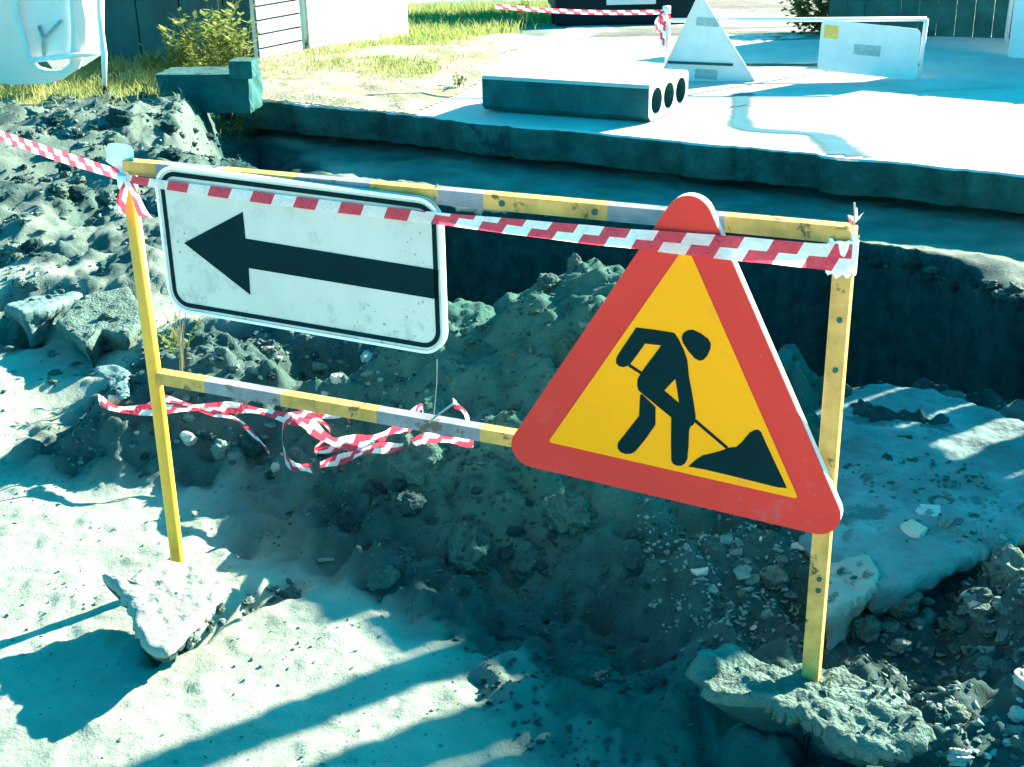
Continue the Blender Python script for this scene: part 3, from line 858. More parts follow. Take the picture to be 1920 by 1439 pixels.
# ------------------------------------------------------------------ roadworks triangle
OFF_T = 0.045
yt = [S(1287, 458, OFF_T), S(1028, 829, OFF_T), S(1497, 936, OFF_T)]
def offset_tri(tri, k):
    c = sum(tri) / 3
    lines = []
    for i in range(3):
        a, b_ = tri[i], tri[(i + 1) % 3]; d = (b_ - a) / np.linalg.norm(b_ - a); n = np.array([-d[1], d[0]])
        if (c - a) @ n > 0: n = -n
        lines.append((a + n * k, d))
    out = []
    for i in range(3):
        (p, d), (q, e) = lines[i - 1], lines[i]
        t = np.linalg.solve(np.column_stack([d, -e]), q - p)[0]; out.append(p + d * t)
    return out
ot = offset_tri(yt, 0.063)
tri_out = round_poly(ot, 0.042, 10)
zmin = min(p[1] for p in tri_out)
tri_sign = thing('roadworks_sign', W((sum(ot)[0] / 3, zmin), OFF_T), 'red bordered yellow triangle with black digging worker, tilted on the barrier', 'sign')
plate('border_panel', [tri_out], 0.003, FR, OFF_T - 0.004, M_SIGNR, tri_sign)
plate('back_sheet', [tri_out], 0.0015, FR, OFF_T - 0.0062, M_SIGNB, tri_sign)
rim_in = round_poly(offset_tri(ot, -0.0035), 0.040, 10)
plate('folded_rim', [tri_out, rim_in], 0.020, FR, OFF_T - 0.0245, M_EDGE, tri_sign)
plate('yellow_field', [round_poly(yt, 0.004, 3)], 0.0012, FR, OFF_T - 0.0008, M_SIGNY, tri_sign)
def zp(pts): return [S(1100 + x / 3.5975, 560 + y / 3.5975, OFF_T) for x, y in pts]
PF = OFF_T + 0.0006
worker = plate('worker_figure', [zp([(335, 195), (470, 212), (592, 232), (622, 275), (655, 345), (680, 415), (690, 520), (705, 600), (722, 700), (735, 790), (735, 825), (722, 850), (702, 862), (692, 885), (688, 990), (680, 1080),
                    (668, 1108), (645, 1125), (615, 1128), (585, 1115), (572, 1090), (570, 960), (572, 800), (455, 705), (350, 618), (342, 580), (345, 540), (368, 500), (430, 415), (505, 315), (395, 303), (345, 375), (300, 435),
                    (280, 452), (250, 462), (220, 455), (200, 435), (200, 405), (215, 375)]), zp([(600, 540), (625, 705), (525, 620)])], 0.0010, FR, PF, M_BLACK, tri_sign)
plate('worker_back_leg', [zp([(372, 642), (465, 732), (465, 850), (400, 945), (330, 1030), (300, 1045), (265, 1048), (230, 1035), (210, 1008), (212, 972), (285, 880), (355, 790), (362, 650)])], 0.0010, FR, PF, M_BLACK, tri_sign)
plate('worker_head', [zp([(642, 262), (655, 230), (685, 213), (720, 211), (770, 235), (820, 272), (838, 305), (835, 340), (815, 385), (790, 412), (762, 418), (730, 403), (685, 350), (652, 300)])], 0.0010, FR, PF, M_BLACK, tri_sign)
plate('shovel_shaft', [zp([(288, 438), (372, 494), (366, 510), (282, 456)])], 0.0010, FR, PF + 0.0002, M_BLACK, tri_sign)
plate('shovel_shaft', [zp([(730, 808), (955, 1000), (945, 1016), (722, 826)])], 0.0010, FR, PF + 0.0002, M_BLACK, tri_sign)
plate('earth_heap', [zp([(688, 1132), (730, 1092), (782, 1058), (860, 1040), (920, 1022), (960, 1006), (1012, 1000), (1050, 965), (1100, 905), (1130, 888), (1158, 884), (1178, 902), (1205, 965), (1275, 1115), (1352, 1278), (1290, 1272), (1000, 1200), (800, 1152)])], 0.0010, FR, PF, M_BLACK, tri_sign)
# back brackets
b = MB()
c = W(S(1290, 640, OFF_T), OFF_T - 0.022); b.box(c, 0.010, 0.010, 0.22, (U, NB, V)); b.build('back_stiffener', M_SIGNB, tri_sign)

# ------------------------------------------------------------------ warning tape on the barrier
OT = OFF_T + 0.006
def tape_pts(pix, per=6):
    P = []
    for x, y, o in pix: P.append(W(S(x, y, o), o))
    return catmull(P, per)
main_px = [(243, 336, 0.024), (300, 346, 0.036), (420, 362, 0.036), (560, 380, 0.036), (700, 397, 0.036), (820, 410, 0.036), (960, 425, 0.045), (1100, 440, 0.05), (1215, 451, 0.053), (1320, 461, 0.053), (1420, 470, 0.05), (1500, 478, 0.04), (1568, 484, 0.028), (1596, 486, 0.022)]
mp = tape_pts(main_px)
nn = len(mp)
wid = np.interp(np.linspace(0, 1, nn), [0, 0.12, 0.4, 0.55, 0.8, 1.0], [0.018, 0.021, 0.024, 0.036, 0.044, 0.050])
wd = []
for i in range(nn):
    a = 0.35 * math.sin(i * 0.31) + 0.15 * math.sin(i * 0.83 + 1)
    wd.append(V + NB * 0.30 * a)
ribbon('warning_tape', mp, wid, None, None, wd, cross=4, fold=np.interp(np.linspace(0, 1, nn), [0, 0.35, 0.5, 1], [0.45, 0.5, 1, 1]))
tag(bpy.data.objects['warning_tape'], 'red and white striped tape stretched across both signs to the right post', 'tape')
# from the left post out of the frame
fence_far = atY(-330, 80, 4.9)
p0 = W(S(243, 334, 0.02), 0.02)
lp_ = [p0 + (fence_far - p0) * t + np.array([0, 0, -0.05 * math.sin(math.pi * t)]) for t in np.linspace(0, 1, 40)]
wdl = [np.array([0.1 * math.sin(i * 0.4), -0.35 * math.cos(i * 0.33), 1.0]) for i in range(40)]
tl = ribbon('warning_tape', lp_, 0.027, None, None, wdl, cross=3)
tag(tl, 'pale striped tape running off to the upper left from the left post', 'tape')
# knot and hanging tails on the left post
tt = thing('tape_knot', W(S(240, 420), 0.02), 'knotted tape with two hanging tails at the top of the left post', 'tape')
ribbon('tail', tape_pts([(238, 340, 0.028), (231, 362, 0.034), (226, 390, 0.036), (232, 402, 0.038)], 4), [0.016, 0.016, 0.018, 0.02, 0.022, 0.024, 0.024, 0.024, 0.024, 0.024, 0.02, 0.016, 0.01][:13], tt, None, [U] * 13, u0=0.0)
ribbon('tail', tape_pts([(243, 340, 0.024), (252, 362, 0.03), (262, 388, 0.03), (272, 408, 0.03)], 4), np.linspace(0.012, 0.034, 13), tt, None, [U] * 13, u0=0.07)
ribbon('bow', tape_pts([(246, 322, 0.01), (225, 305, -0.02), (200, 288, -0.03), (212, 283, -0.02), (245, 290, -0.01), (250, 318, 0.01)], 4), 0.035, tt, M_EDGE, [V + U * 0.3] * 21, u0=0.06)
b = MB(); b.tube([W(S(240, 352), 0), W(S(238, 326), 0)], 0.021, 12); b.build('knot', M_EDGE, tt, smooth=True)
# wrapped end at the right post
tr = thing('tape_wrap', W(S(1583, 515), 0.02), 'crinkled pale tape end wrapped round the top of the right post', 'tape')
wr = []
c0 = S(1579, 478)
for i in range(29):
    a = i / 28 * 2 * math.pi
    wr.append(W((c0[0], c0[1] + 0.002 * math.sin(i * 1.7)), 0) + U * 0.026 * math.cos(a + 2.4) + NB * 0.026 * math.sin(a + 2.4))
ribbon('wrap', wr, [0.062 + 0.006 * math.sin(i * 2.1) for i in range(29)], tr, M_EDGE, None, cross=3)
ribbon('loose_end', tape_pts([(1592, 432, 0.02), (1602, 440, 0.02), (1603, 470, 0.022), (1596, 500, 0.02)], 4), 0.012, tr, M_EDGE, [U + NB * 0.5] * 13, cross=2)
for k, (dx, dy) in enumerate(((-14, -4), (16, -10), (2, -18), (10, -1))):
    ribbon('tuft', tape_pts([(1603, 418, 0.0), (1603 + dx * 0.5, 412 + dy * 0.5, 0.0), (1604 + dx, 408 + dy, 0.0)], 3), [0.014, 0.013, 0.011, 0.009, 0.007, 0.004, 0.002], tr, None, [V + U] * 7, u0=0.01, cross=1)
b = MB(); b.tube([W(S(1601, 425)), W(S(1603, 405)), W(S(1602, 380))], 0.0018, 6); b.build('wire_end', M_STEEL, tr)

# tie wires of the arrow plate
b = MB(); b.tube([W(S(818, 676, 0.03), 0.026), W(S(815, 720, 0.03), 0.02), W(S(812, 782, 0.02), 0.016)], 0.0011, 6)
tag(b.build('tie_wire', M_STEEL), 'thin wire from the arrow sign\'s lower right corner down to the rail', 'wire')
b = MB(); b.tube([W(S(820, 345)), W(S(818, 358), 0.01), W(S(822, 372), 0.018), W(S(832, 362), 0.005), W(S(818, 366), -0.015)], 0.0026, 6)
tag(b.build('tie_wire', M_STEEL), 'twisted wire stub standing on the top rail at the arrow sign\'s corner', 'wire')
b = MB(); b.tube([W(S(812, 786), 0.018), W(S(820, 778), 0.02), W(S(850, 757), 0.0)], 0.0022, 6)
tag(b.build('tie_wire', M_STEEL), 'short wire sticking up from the middle rail beside the torn tape', 'wire')

# ------------------------------------------------------------------ torn tape on the ground
def ground_tape(name, pix, width, label, seed, wv=None, u0=0.0, lift=0.03):
    rg = random.Random(seed)
    P = []
    for q in pix:
        h = hit(q[0], q[1]); d = ray(q[0], q[1]); P.append(h - d * (q[2] if len(q) > 2 else lift) / 0.38)
    C = catmull(P, 7)
    n = len(C); w = []
    for i in range(n):
        t = i / 7
        base = np.array(wv[min(int(t), len(wv) - 1)] if wv else (0, 0.25, 1.0), float)
        nx = np.array(wv[min(int(t) + 1, len(wv) - 1)] if wv else (0, 0.25, 1.0), float)
        fr = t - int(t)
        w.append(base * (1 - fr) + nx * fr + 0.25 * np.array([rg.uniform(-1, 1), rg.uniform(-1, 1), rg.uniform(-1, 1)]) * 0.5)
    ws = [width * (0.75 + 0.25 * math.sin(i * 0.55 + seed)) for i in range(n)]
    o = ribbon(name, C, ws, None, None, w, cross=3, u0=u0)
    tag(o, label, 'tape', 'torn tape lying behind the left post')
    return o
ground_tape('torn_tape', [(185, 750), (225, 768), (300, 768), (400, 764), (470, 768), (540, 785), (590, 800)], 0.034, 'torn striped tape lying level from the white stone behind the left post', 1)
ground_tape('torn_tape', [(268, 770), (295, 748), (330, 752), (390, 772), (440, 785), (475, 815), (505, 848)], 0.020, 'narrow twisted tape dropping to a point right of the left post', 2)
ground_tape('torn_tape', [(585, 878), (545, 872), (530, 835), (535, 790), (575, 775), (640, 775), (655, 784)], 0.036, 'pale loop of tape curling up below the middle rail', 3, u0=0.05)
ground_tape('torn_tape', [(548, 782), (590, 805), (630, 830), (680, 828), (740, 812), (778, 795)], 0.045, 'broad striped tape with clear red blocks under the middle rail', 4, u0=0.02, lift=0.05)
ground_tape('torn_tape', [(600, 872), (650, 858), (700, 842), (750, 838), (800, 822), (850, 826), (888, 830)], 0.030, 'bluish shaded tape strip hanging just under the rail towards the triangle', 5, u0=0.03, lift=0.05)
ground_tape('torn_tape', [(570, 800), (600, 790), (620, 815), (590, 845), (640, 838)], 0.022, 'crumpled inner curl of tape inside the pale loop', 6, u0=0.09)
ground_tape('torn_tape', [(760, 792), (790, 762), (792, 785), (786, 800)], 0.03, 'small tape corner poking above the rail left of the wire', 7, u0=0.0, lift=0.08)
ground_tape('torn_tape', [(850, 756), (868, 770), (880, 795), (878, 812)], 0.026, 'bent tape tip standing above the rail right of the wire', 8, u0=0.03, lift=0.08)

# ------------------------------------------------------------------ lumps of concrete that hold the posts
def chunk(name, outline, ztop, thick, mt, label, cat, amp=0.012, tilt=(0, 0), seed=0, sub=0.018, group=None, edge=0.03, rough=0.5, zbot=None, under=0.12, side=None):
    """broken slab: rough top inside an outline, crumbling sides that run in under the rim"""
    poly = [np.asarray(p, float)[:2] for p in outline]
    P = np.array(poly); A2 = 0; c = np.zeros(2)
    for i in range(len(P)):
        cr = P[i - 1][0] * P[i][1] - P[i][0] * P[i - 1][1]; A2 += cr; c = c + (P[i - 1] + P[i]) * cr
    c = c / (3 * A2)
    per = sum(np.linalg.norm(P[i] - P[i - 1]) for i in range(len(P)))
    na = int(max(60, min(420, per / sub))); nr = int(max(8, min(46, math.sqrt(abs(A2) / 2 / math.pi) / sub)))
    th = np.linspace(0, 2 * math.pi, na, endpoint=False)
    D = np.column_stack([np.cos(th), np.sin(th)]); R = np.zeros(na)
    for i in range(len(P)):
        a, b = P[i - 1] - c, P[i] - c; e = b - a
        den = D[:, 0] * e[1] - D[:, 1] * e[0]; den = np.where(np.abs(den) < 1e-9, 1e-9, den)
        t = (a[0] * e[1] - a[1] * e[0]) / den; u_ = (a[0] * D[:, 1] - a[1] * D[:, 0]) / den
        ok = (t > 0) & (u_ >= -1e-6) & (u_ <= 1 + 1e-6); R = np.where(ok, np.maximum(R, t), R)
    bx, by = c[0] + R * D[:, 0], c[1] + R * D[:, 1]
    R = R + amp * 1.6 * fbm(bx, by, 0.12, 3, seed + 7) + amp * 1.3 * fbm(bx, by, 0.03, 2, seed + 9)
    zb = (ztop - thick) if zbot is None else zbot
    def topz(x, y): return ztop + tilt[0] * (x - c[0]) + tilt[1] * (y - c[1]) + amp * rough * 2.2 * fbm(x, y, 0.12, 4, seed + 1) + amp * rough * 1.3 * fbm(x, y, 0.035, 3, seed + 2) + amp * rough * (1.4 * cells(x, y, 0.055, seed + 20, 0.5) + 0.7 * cells(x, y, 0.024, seed + 30, 0.6))
    rows = []
    for k in range(nr + 1):
        q = (k / nr) ** 0.85; x = c[0] + R * q * D[:, 0]; y = c[1] + R * q * D[:, 1]
        drop = edge * 0.30 * np.clip((q * R - (R - edge)) / edge, 0, 1) ** 2
        rows.append(np.column_stack([x, y, topz(x, y) - drop]))
    rim = rows[-1][:, 2]
    ns = 9
    for k in range(1, ns + 1):
        q = k / ns
        wob = amp * 1.8 * fbm(th * 4 + 3 * q, np.full(na, q * 2.0) + seed, 0.35, 3, seed + 11)
        rr = np.maximum(R * 0.25, R - under * sstep(0.05, 0.8, q)) + 0.004 * math.sin(math.pi * min(1, q * 3)) + wob
        rows.append(np.column_stack([c[0] + rr * D[:, 0], c[1] + rr * D[:, 1], rim * (1 - q) + zb * q]))
    v = np.vstack(rows); f = []
    for r in range(len(rows) - 1):
        for k in range(na):
            k2 = (k + 1) % na
            if r == 0: f.append((k, na + k, na + k2))
            else: f.append((r * na + k, (r + 1) * na + k, (r + 1) * na + k2, r * na + k2))
    f.append(tuple((len(rows) - 1) * na + k for k in range(na - 1, -1, -1)))
    o = place(name, v, f, [mt, side or mt], None, (c[0], c[1], zb), smooth=True)
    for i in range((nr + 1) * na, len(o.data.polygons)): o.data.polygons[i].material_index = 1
    tag(o, label, cat, group)
    CHUNKS.append(([tuple(q) for q in poly], ztop))
    return o
def outl(pix, z): return [atz(x, y, z) for x, y in pix]
chunk('concrete_lump', outl([(192, 1078), (240, 1092), (262, 1066), (300, 1052), (350, 1050), (395, 1062), (430, 1092), (402, 1128), (368, 1158), (340, 1192), (310, 1214), (272, 1206), (252, 1172), (240, 1130), (215, 1102)], 0.125), 0.125, 0.13, M_CONCP,
      'pale flat-topped concrete lump holding the foot of the left post', 'rubble', 0.008, (-0.02, 0.0), 3, 0.006, edge=0.018, rough=0.35, zbot=-0.03, under=0.13, side=M_SIDESHADE)
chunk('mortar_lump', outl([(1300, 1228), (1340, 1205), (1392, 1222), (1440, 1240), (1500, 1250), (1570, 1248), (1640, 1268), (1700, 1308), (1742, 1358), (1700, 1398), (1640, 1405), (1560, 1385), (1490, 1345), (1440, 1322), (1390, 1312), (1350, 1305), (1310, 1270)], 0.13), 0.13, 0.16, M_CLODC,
      'rough crumbly mortar lump holding the foot of the right post', 'rubble', 0.014, (-0.08, -0.02), 5, 0.006, edge=0.022, rough=0.55, zbot=-0.05, under=0.15, side=M_SIDESHADE)
chunk('concrete_slab', outl([(1490, 790), (1560, 740), (1640, 712), (1740, 716), (1830, 745), (1990, 800), (2060, 960), (1925, 1000), (1800, 1045), (1700, 1095), (1640, 1120), (1560, 1090), (1490, 1010), (1470, 900)], 0.09), 0.09, 0.14, M_CONC,
      'broad broken concrete slab tilted at the pit\'s edge behind the right post', 'slab', 0.012, (-0.03, -0.01), 9, 0.010, edge=0.04, rough=0.3, zbot=-0.08, under=0.10)
chunk('concrete_piece', outl([(1530, 1095), (1560, 1060), (1630, 1042), (1652, 1078), (1620, 1108), (1545, 1142)], 0.12), 0.12, 0.10, M_CONCP,
      'small sunlit wedge of concrete just right of the right post', 'rubble', 0.008, (0.0, 0.1), 12, 0.008, edge=0.014, zbot=-0.02, under=0.04)
# crust plates on the left
for i, (pix, z, lab) in enumerate((([(10, 575), (60, 545), (150, 540), (90, 580), (40, 600)], 0.13, 'dark tilted crust plate at the left edge beside the post'),
                                   ([(105, 600), (150, 560), (240, 545), (275, 590), (240, 628), (190, 612), (160, 640)], 0.12, 'broad broken crust plate left of the left post'),
                                   ([(175, 690), (215, 685), (245, 700), (240, 740), (222, 744), (205, 712)], 0.20, 'curved pale crust edge beside the left post above the torn tape'))):
    chunk('crust_plate', outl(pix, z), z, 0.05, M_CLODC if i == 1 else M_CONC, lab, 'rubble', 0.008, (0.02, -0.15 if i == 0 else 0.05), 20 + i, 0.010, edge=0.016, under=0.05, zbot=hz(*atz(*pix[2], z)[:2]) - 0.02)

# ------------------------------------------------------------------ single stones and clods
HULLS = [hull_mesh('stone_%d' % i, 22, (1, 0.8, 0.55), 40 + i) for i in range(8)]
LUMPS = [rough_lump('clod_%d' % i, 60 + i, 4, 0.24, (1, 0.85, 0.6)) for i in range(6)]
def stone(name, px, py, wpx, mt, label=None, cat='stone', flat=0.6, group=None, lump=False, seed=None, sink=0.3, rz=None, tilt=None, crest=False):
    h = hit(px, py)
    if crest:                                    # sits on the ridge line of the mound
        q = atY(px, py, 3.70); yy = np.arange(3.45, 3.95, 0.01); zz = ground_z(np.full(yy.shape, q[0]), yy); k = int(np.argmax(zz + 0.25 * (yy - 3.6))); h = np.array([q[0], yy[k], zz[k]])
    dist = np.linalg.norm(h - EYE)
    w = wpx / FPX * dist * 0.5
    rg = random.Random(seed if seed is not None else int(px * 7 + py))
    if mt is M_CLODC: mt = M_CLODS
    src = rg.choice(LUMPS if lump else HULLS)
    key = src.name + '|' + mt.name
    me = bpy.data.meshes.get(key)
    if me is None:
        me = src.copy(); me.name = key; me.materials.clear(); me.materials.append(mt)
    o = link(name, me, None, None, (h[0], h[1], h[2] + w * flat * (0.5 - sink)))
    o.scale = (w * rg.uniform(0.95, 1.1), w * rg.uniform(0.8, 1.15), w * flat / 0.6)
    o.rotation_euler = (rg.uniform(-0.35, 0.35) if tilt is None else tilt, rg.uniform(-0.35, 0.35), rg.uniform(0, 6.28) if rz is None else rz)
    tag(o, label, cat, group)
    return o
singles = [
    (1312, 1072, 56, M_STONEP, 'pale flat stone left of the right post below the triangle', 0.35, False),
    (1715, 1003, 72, M_STONEO, 'tan oblong stone on the slab right of the triangle\'s corner', 0.55, False),
    (1742, 962, 70, M_STONEP, 'wide pale stone behind the tan oblong stone', 0.35, False),
    (1634, 944, 30, M_STONEP, 'small pale stone beside the triangle\'s lower right corner', 0.5, False),
    (1500, 1030, 46, M_STONEP, 'pale stone just under the triangle\'s lower edge by the right post', 0.6, False),
    (1335, 1110, 34, M_STONE, 'small pointed grey stone below the pale flat stone', 0.8, False),
    (690, 672, 58, M_STONEP, 'white flat stone just under the arrow sign', 0.45, False),
    (662, 857, 34, M_STONEP, 'white round stone below the torn tape', 0.8, False),
    (352, 826, 40, M_STONEP, 'white wedge-shaped stone right of the left post', 0.9, False),
    (214, 752, 38, M_STONEP, 'white stone at the left tip of the torn tape', 0.6, False),
    (610, 1050, 46, M_CONCP, 'flat pale stone at the edge of the big shadow', 0.22, False),
    (636, 1178, 13, M_STONEP, 'tiny white stone alone in the shadow near the centre bottom', 0.9, False),
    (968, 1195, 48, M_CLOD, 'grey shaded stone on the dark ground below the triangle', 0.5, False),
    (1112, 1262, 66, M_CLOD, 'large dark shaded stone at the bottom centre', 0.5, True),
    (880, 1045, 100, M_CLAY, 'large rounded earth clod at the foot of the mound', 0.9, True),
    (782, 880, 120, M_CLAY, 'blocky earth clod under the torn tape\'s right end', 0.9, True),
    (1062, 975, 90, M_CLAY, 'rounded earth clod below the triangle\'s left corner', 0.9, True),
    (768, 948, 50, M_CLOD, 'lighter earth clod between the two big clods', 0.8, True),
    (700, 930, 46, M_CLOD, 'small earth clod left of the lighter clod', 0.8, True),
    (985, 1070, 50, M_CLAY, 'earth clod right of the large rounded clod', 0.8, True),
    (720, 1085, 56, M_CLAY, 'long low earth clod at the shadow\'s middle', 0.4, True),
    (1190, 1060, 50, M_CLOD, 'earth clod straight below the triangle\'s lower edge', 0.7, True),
    (1080, 530, 34, M_CLODC, 'pale clod on the very peak of the dirt mound', 0.9, True),
    (1030, 535, 44, M_CLAY, 'crumbly clod just left of the mound\'s peak', 0.7, True),
    (1130, 590, 40, M_CLAY, 'clod on the mound touching the triangle\'s left side', 0.7, True),
    (1075, 640, 50, M_CLAY, 'clod halfway down the mound beside the triangle', 0.7, True),
    (1095, 610, 34, M_STONE, 'grey stone below the mound\'s peak beside the triangle', 0.7, False),
    (600, 690, 40, M_STONE, 'grey stone under the arrow sign left of the white flat stone', 0.6, False),
    (475, 698, 34, M_STONE, 'grey stone just above the middle rail', 0.7, False),
    (415, 850, 44, M_STONE, 'dark stone in the debris right of the left post', 0.8, True),
    (470, 840, 50, M_CLOD, 'dark clod below the narrow twisted tape', 0.8, True),
    (1690, 1135, 60, M_CLODC, 'rough clod below the broken slab\'s front edge', 0.9, True),
    (1740, 1160, 46, M_STONE, 'pale angular stone at the top of the right rubble', 0.8, False),
    (1890, 1095, 110, M_CLODC, 'big rounded lump at the right picture edge under the slab', 0.8, True),
    (1620, 1180, 60, M_CLODC, 'rough clod right of the right post\'s foot', 0.8, True),
    (1450, 1090, 50, M_CLODC, 'crumbly clod left of the right post', 0.8, True),
    (1390, 1080, 40, M_STONE, 'grey stone between the pale flat stone and the post', 0.8, False),
    (560, 1120, 40, M_CLODC, 'small dark clod on the lit dust right of the pale lump', 0.4, True),
    (1770, 985, 40, M_STONE, 'grey stone right of the tan oblong stone', 0.6, False),
]
for px, py, w, mt, lab, fl, lm in singles:
    stone('earth_clod' if lm else 'stone', px, py, w, mt, lab, 'clod' if lm else 'stone', fl, lump=lm, crest='crest' in lab or 'very peak' in lab, sink=0.1 if 'crest' in lab else 0.3)
LOOK = {'grey_stone': 'grey ', 'pale_stone': 'pale ', 'earth_clod': 'dark ', 'clay_clod': 'greenish ', 'crumbly_mortar_lump': 'crumbly ', 'crumbly_clod': 'crumbly ', 'weathered_concrete': 'bluish ', 'pale_crusted_concrete': 'whitish '}
def scatter(n, region, wr, mats, label, group, seed, flat=(0.4, 0.8), name='stone', cat='stone', lump=0.0):
    rg = random.Random(seed); c = 0; tries = 0
    reg = [np.array(p, float) for p in region]
    xs = [p[0] for p in reg]; ys = [p[1] for p in reg]
    while c < n and tries < n * 20:
        tries += 1
        x, y = rg.uniform(min(xs), max(xs)), rg.uniform(min(ys), max(ys))
        if float(poly_sd(np.array([x]), np.array([y]), region)[0]) > 0: continue
        w = wr[0] + (wr[1] - wr[0]) * rg.random() ** 2.2
        mt = rg.choice(mats)
        q = (w - wr[0]) / (wr[1] - wr[0])
        look = ('tiny ', 'small ', 'fairly large ')[0 if q < 0.12 else 1 if q < 0.5 else 2] + LOOK.get(mt.name, '')
        stone(name, x, y, w, mt, look + label, cat, rg.uniform(*flat), group, lump=rg.random() < lump, seed=seed * 1000 + c)
        c += 1
scatter(110, [(1650, 1140), (1760, 1110), (1930, 1120), (1930, 1439), (1780, 1439), (1760, 1340), (1690, 1260)], (16, 48), [M_STONE, M_STONE, M_STONEP, M_CLODC, M_CLODC], 'stone in the lit rubble at the lower right corner', 'stones of the lower right rubble', 3, lump=0.3)
scatter(46, [(1280, 1010), (1500, 1000), (1500, 1170), (1400, 1180), (1300, 1120)], (12, 34), [M_STONE, M_CLODC, M_STONE, M_STONEP], 'stone in the rubble left of the right post', 'stones left of the right post', 4, lump=0.3)
scatter(30, [(1590, 900), (1800, 900), (1800, 990), (1640, 1010), (1590, 960)], (12, 30), [M_STONE, M_CLODC, M_CONC], 'stone strewn on the broken slab behind the right post', 'stones on the broken slab', 5, lump=0.3)
scatter(80, [(300, 700), (470, 640), (700, 690), (690, 870), (480, 900), (330, 890), (230, 860)], (10, 30), [M_STONE, M_CLOD, M_CLOD, M_STONEP, M_STONE], 'stone in the debris heap behind the left post', 'stones of the debris heap', 6, lump=0.5)
scatter(55, [(0, 210), (430, 240), (440, 320), (250, 330), (230, 480), (0, 500)], (14, 44), [M_CLOD, M_CLODC, M_STONE], 'clod of dug soil on the far left ground', 'clods on the far left ground', 7, name='earth_clod', cat='clod', lump=0.9)
scatter(36, [(0, 520), (270, 520), (240, 720), (0, 740)], (10, 26), [M_CLODC, M_STONE, M_CONC], 'clod on the dusty ground left of the left post', 'clods left of the left post', 8, name='earth_clod', cat='clod', lump=0.8)
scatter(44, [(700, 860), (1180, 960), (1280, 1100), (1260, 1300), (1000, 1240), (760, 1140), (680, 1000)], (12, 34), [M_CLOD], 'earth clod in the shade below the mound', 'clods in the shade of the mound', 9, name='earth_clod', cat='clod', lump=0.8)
scatter(40, [(860, 600), (1080, 540), (1160, 620), (980, 800), (900, 820), (760, 760)], (8, 22), [M_CLAY, M_CLAY, M_CLODC], 'clod on the slope of the dirt mound', 'clods on the mound', 10, name='earth_clod', cat='clod', lump=0.8)
scatter(24, [(430, 1120), (560, 1085), (580, 1130), (420, 1170), (340, 1225), (330, 1210)], (10, 26), [M_CLODC, M_STONE], 'crumbled clod along the right edge of the pale lump', 'crumbs beside the pale lump', 13, name='earth_clod', cat='clod', lump=0.9)
scatter(48, [(1610, 470), (1920, 545), (1920, 575), (1610, 490)], (10, 30), [M_CLODC, M_CLOD], 'clod along the lit rim of the pit under the road', 'clods on the pit rim', 14, name='earth_clod', cat='clod', lump=0.6)

# gravel too small to count
def build_gravel(zones, gname, mt, label, seed, need=-1.0):
    base = [np.array([v.co[:] for v in h.vertices]) for h in (hull_mesh('g%d' % i, 9, (1, 0.85, 0.6), 300 + i) for i in range(5))]
    fac = [[tuple(p.vertices) for p in bpy.data.meshes['g%d' % i].polygons] for i in range(5)]
    rg = np.random.default_rng(seed)
    V_ = []; F_ = []; off = 0
    for (x0, x1), (y0, y1), n, (r0, r1) in zones:
        X = rg.uniform(x0, x1, n); Y = rg.uniform(y0, y1, n)
        k = fbm(X, Y, 0.25, 3, 77) + rg.uniform(-0.3, 0.3, n) > 0
        k &= soilness(X, Y) > need
        X = X[k]; Y = Y[k]; Z = ground_z(X, Y)
        for x, y, z in zip(X, Y, Z):
            if z < -0.3: continue
            i = int(rg.integers(0, 5)); r = r0 + (r1 - r0) * rg.random() ** 2
            a = rg.uniform(0, 6.28); c, s = math.cos(a), math.sin(a)
            p = base[i] * r; q = np.column_stack([p[:, 0] * c - p[:, 1] * s + x, p[:, 0] * s + p[:, 1] * c + y, p[:, 2] + z + r * 0.25])
            V_.append(q); F_ += [tuple(w + off for w in t) for t in fac[i]]; off += len(q)
    o = place(gname, np.vstack(V_), F_, mt, None, (0, 0, 0))
    tag(o, label, 'gravel', kind='stuff')
    for i in range(5): bpy.data.meshes.remove(bpy.data.meshes['g%d' % i])
build_gravel([((0.75, 1.75), (1.6, 2.9), 2600, (0.006, 0.016)), ((0.3, 0.8), (2.4, 3.0), 1000, (0.005, 0.012)), ((-1.3, -0.3), (3.2, 4.3), 900, (0.005, 0.013)),
              ((-3.3, -1.5), (4.4, 8.6), 1500, (0.008, 0.022)), ((0.8, 1.6), (2.8, 3.8), 350, (0.004, 0.010)), ((-1.9, -0.6), (3.9, 4.6), 400, (0.004, 0.012))], 'gravel', M_STONE, 'fine grey gravel strewn over the rubble and debris', 5)
build_gravel([((-0.6, 1.2), (1.7, 3.2), 5200, (0.004, 0.013)), ((-0.5, 0.9), (2.8, 3.9), 3200, (0.004, 0.014)), ((-1.3, -0.3), (3.2, 4.3), 2600, (0.004, 0.014)), ((-3.4, -1.5), (4.2, 8.8), 3600, (0.008, 0.026))], 'soil_crumbs', M_CLOD, 'dark crumbs of earth covering the mound and dug ground', 6, 0.45)
build_gravel([((-1.5, -0.1), (1.9, 3.6), 1500, (0.002, 0.007)), ((-2.4, -1.2), (3.0, 5.5), 1600, (0.003, 0.010))], 'grit', M_STONE, 'grey grit lying on the trodden dust at the left', 7)

